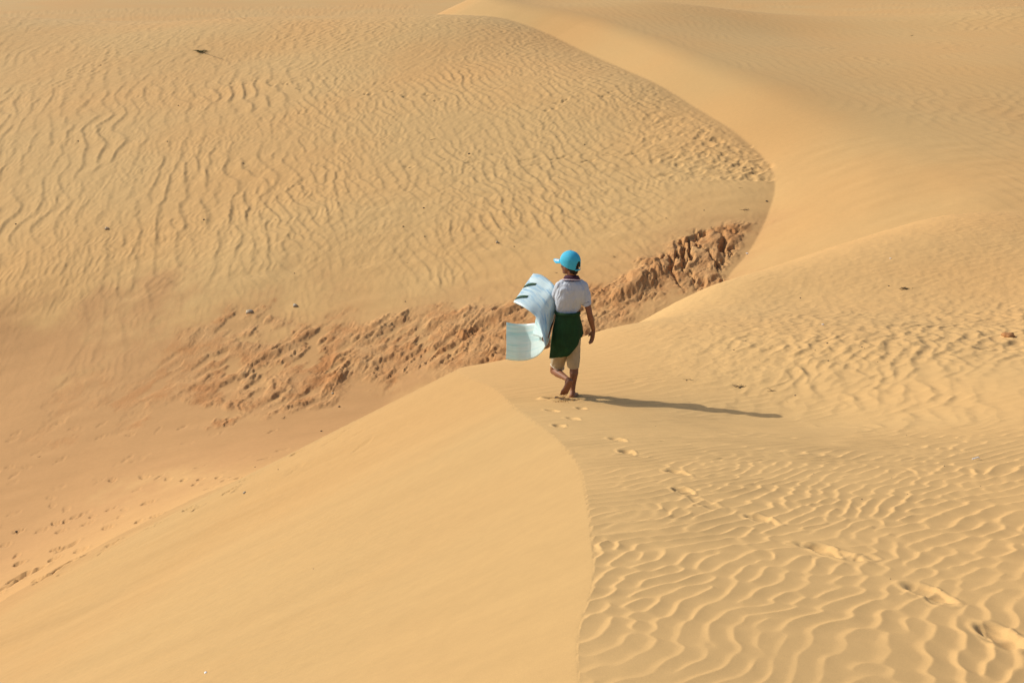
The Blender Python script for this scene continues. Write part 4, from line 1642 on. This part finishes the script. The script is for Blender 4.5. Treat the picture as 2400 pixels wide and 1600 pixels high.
for (u, v, d, lab) in [(2087, 606, 4, "white speck of litter high on the right slope"),
                       (1928, 761, 5, "white speck of litter among the lumpy ripples"),
                       (1751, 596, 6, "white speck of litter at the foot of the eroded bank's right end"),
                       (482, 1578, 7, "white speck of litter low on the slip face at the bottom edge")]:
    r = px(u, v, d) / 2
    put("litter", stone_mesh(r, 0.5, 0.5), M_WHITE, u, v, lab, "litter", sink=-r * 0.3)
bm = bmesh.new()
L_ = px(2290, 1078, 12)
capsule(bm, (-L_, -0.1 * L_, L_ * 0.2), L_ * 0.12, (L_ * 0.2, 0, L_ * 0.5), L_ * 0.10, 6)
capsule(bm, (L_ * 0.2, 0, L_ * 0.5), L_ * 0.10, (L_ * 0.5, 0, L_ * 0.2), L_ * 0.09, 6)
me = bpy.data.meshes.new("white_stick"); bm.to_mesh(me); bm.free()
put("litter", me, M_WHITE, 2290, 1078, "short white stick lying on the ripples near the right edge", "litter", rz=0.1)

RB = 1
for (u, v, w, n, lab) in [(2125, 678, 34, 9, "dark clump of dry twigs on the right slope above the lumpy sand"),
                          (1747, 492, 20, 8, "small dark clump of twigs above the right end of the red bank"),
                          (1735, 906, 34, 10, "scatter of dry twigs right of the child, above the shadow"),
                          (1812, 916, 26, 6, "thin scatter of twig bits above the end of the shadow"),
                          (1612, 891, 26, 5, "few dry twig bits on fine ripples nearest the child's right"),
                          (1440, 600, 16, 4, "small twig bits on smooth sand above the bank right of the cap"),
                          (665, 979, 18, 4, "dry twig on the reddish sand below the bank"),
                          (92, 1070, 14, 4, "dry twig near the left edge of the reddish sand"),
                          (1846, 941, 10, 3, "short upright stick at the end of the child's shadow"),
                          (2386, 1406, 12, 3, "dark twig on the near ripples at the right edge"),
                          (955, 615, 12, 3, "twig on the rippled slope above the middle of the bank"),
                          (648, 516, 14, 3, "twig lying across the ripples in the middle of the big slope"),
                          (1010, 328, 22, 4, "line of small twigs on the upper middle of the big slope"),
                          (2135, 84, 16, 4, "dark twigs on the crest at upper right"),
                          (1560, 512, 16, 4, "twigs on smooth sand just above the bank's fluted end"),
                          (1735, 465 - 24, 14, 4, "faint twig bits above the dark stone near the top of the bank"),
                          (1305, 640, 14, 4, "twig bits on the sand beside the child's face")]:
    s = px(u, v, w)
    put("twigs", twig_mesh(s * 0.6, n, s * 0.022, 1.0, 0.3), M_TWIG, u, v, lab, "twigs")

# tuft of dry grass with a trailing stem, upper left
s = px(472, 124, 40)
bm = bmesh.new()
for k in range(46):
    a = rd.gauss(math.pi, 0.5) if k % 2 else rd.gauss(0, 0.6)
    p = Vector((rd.gauss(0, s * 0.12), rd.gauss(0, s * 0.05), 0))
    l_ = s * rd.uniform(0.12, 0.45)
    q = p + Vector((math.cos(a) * l_ * 0.6, math.sin(a) * l_ * 0.4, l_ * 0.35))
    r_ = q + Vector((math.cos(a) * l_ * 0.6, math.sin(a) * l_ * 0.4, -l_ * 0.05))
    capsule(bm, p, s * 0.010, q, s * 0.007, 4)
    capsule(bm, q, s * 0.007, r_, s * 0.003, 4)
me = bpy.data.meshes.new("blades"); bm.to_mesh(me); bm.free()
tuft = put("grass_tuft", me, M_GRASS, 472, 124, "dark tuft of dry grass with a trailing stem near the top of the big slope", "grass tuft", rz=0.0)
p2, s2 = place(525, 142)
bm = bmesh.new()
prevp = Vector((0.1 * s, 0, 0.03))
tgt = p2 - tuft.location
for k in range(1, 9):
    q = tgt * (k / 8) + Vector((0, 0, 0.04 + 0.02 * math.sin(k)))
    xx_, yy_ = tuft.location.x + q.x, tuft.location.y + q.y
    q.z = gz(xx_, yy_) - tuft.location.z + 0.03
    capsule(bm, prevp, s * 0.009, q, s * 0.007, 5)
    prevp = q
me = bpy.data.meshes.new("stem"); bm.to_mesh(me); bm.free()
so = link("stem", me, M_TWIG)
so.parent = tuft

# reddish clod on the right
r = px(2363, 790, 26) / 2
clod = put("earth_clod", stone_mesh(r, 0.55, 0.6), M_CLOD, 2363, 790, "reddish brown clod of earth on the lumpy sand at the right edge", "clod", sink=-r * 0.2, rz=0.3)
r = px(1369, 650, 12) / 2
# sand kicked up under the lifted foot
bm = bmesh.new()
for k in range(110):
    u_, v_ = rd.gauss(1320, 13), rd.gauss(937, 4.5)
    p = hit(u_, v_)
    c = Vector((p[0], p[1] + rd.uniform(-.03, .03), gz(p[0], p[1]) + abs(rd.gauss(0, 0.012))))
    rr = min(abs(rd.gauss(0.0015, 0.002)) + 0.0015, 0.006)
    ellipsoid(bm, c, (Vector((1, 0, 0)), Vector((0, 1, 0)), Vector((0, 0, 1))), (rr * 1.5, rr, rr * 0.8), 6, 4)
me = bpy.data.meshes.new("kicked_sand"); bm.to_mesh(me); bm.free()
ks = link("kicked_sand", me, SAND)
tag(ks, "crumbs of sand kicked up under the child's lifted foot", "sand", kind="stuff")
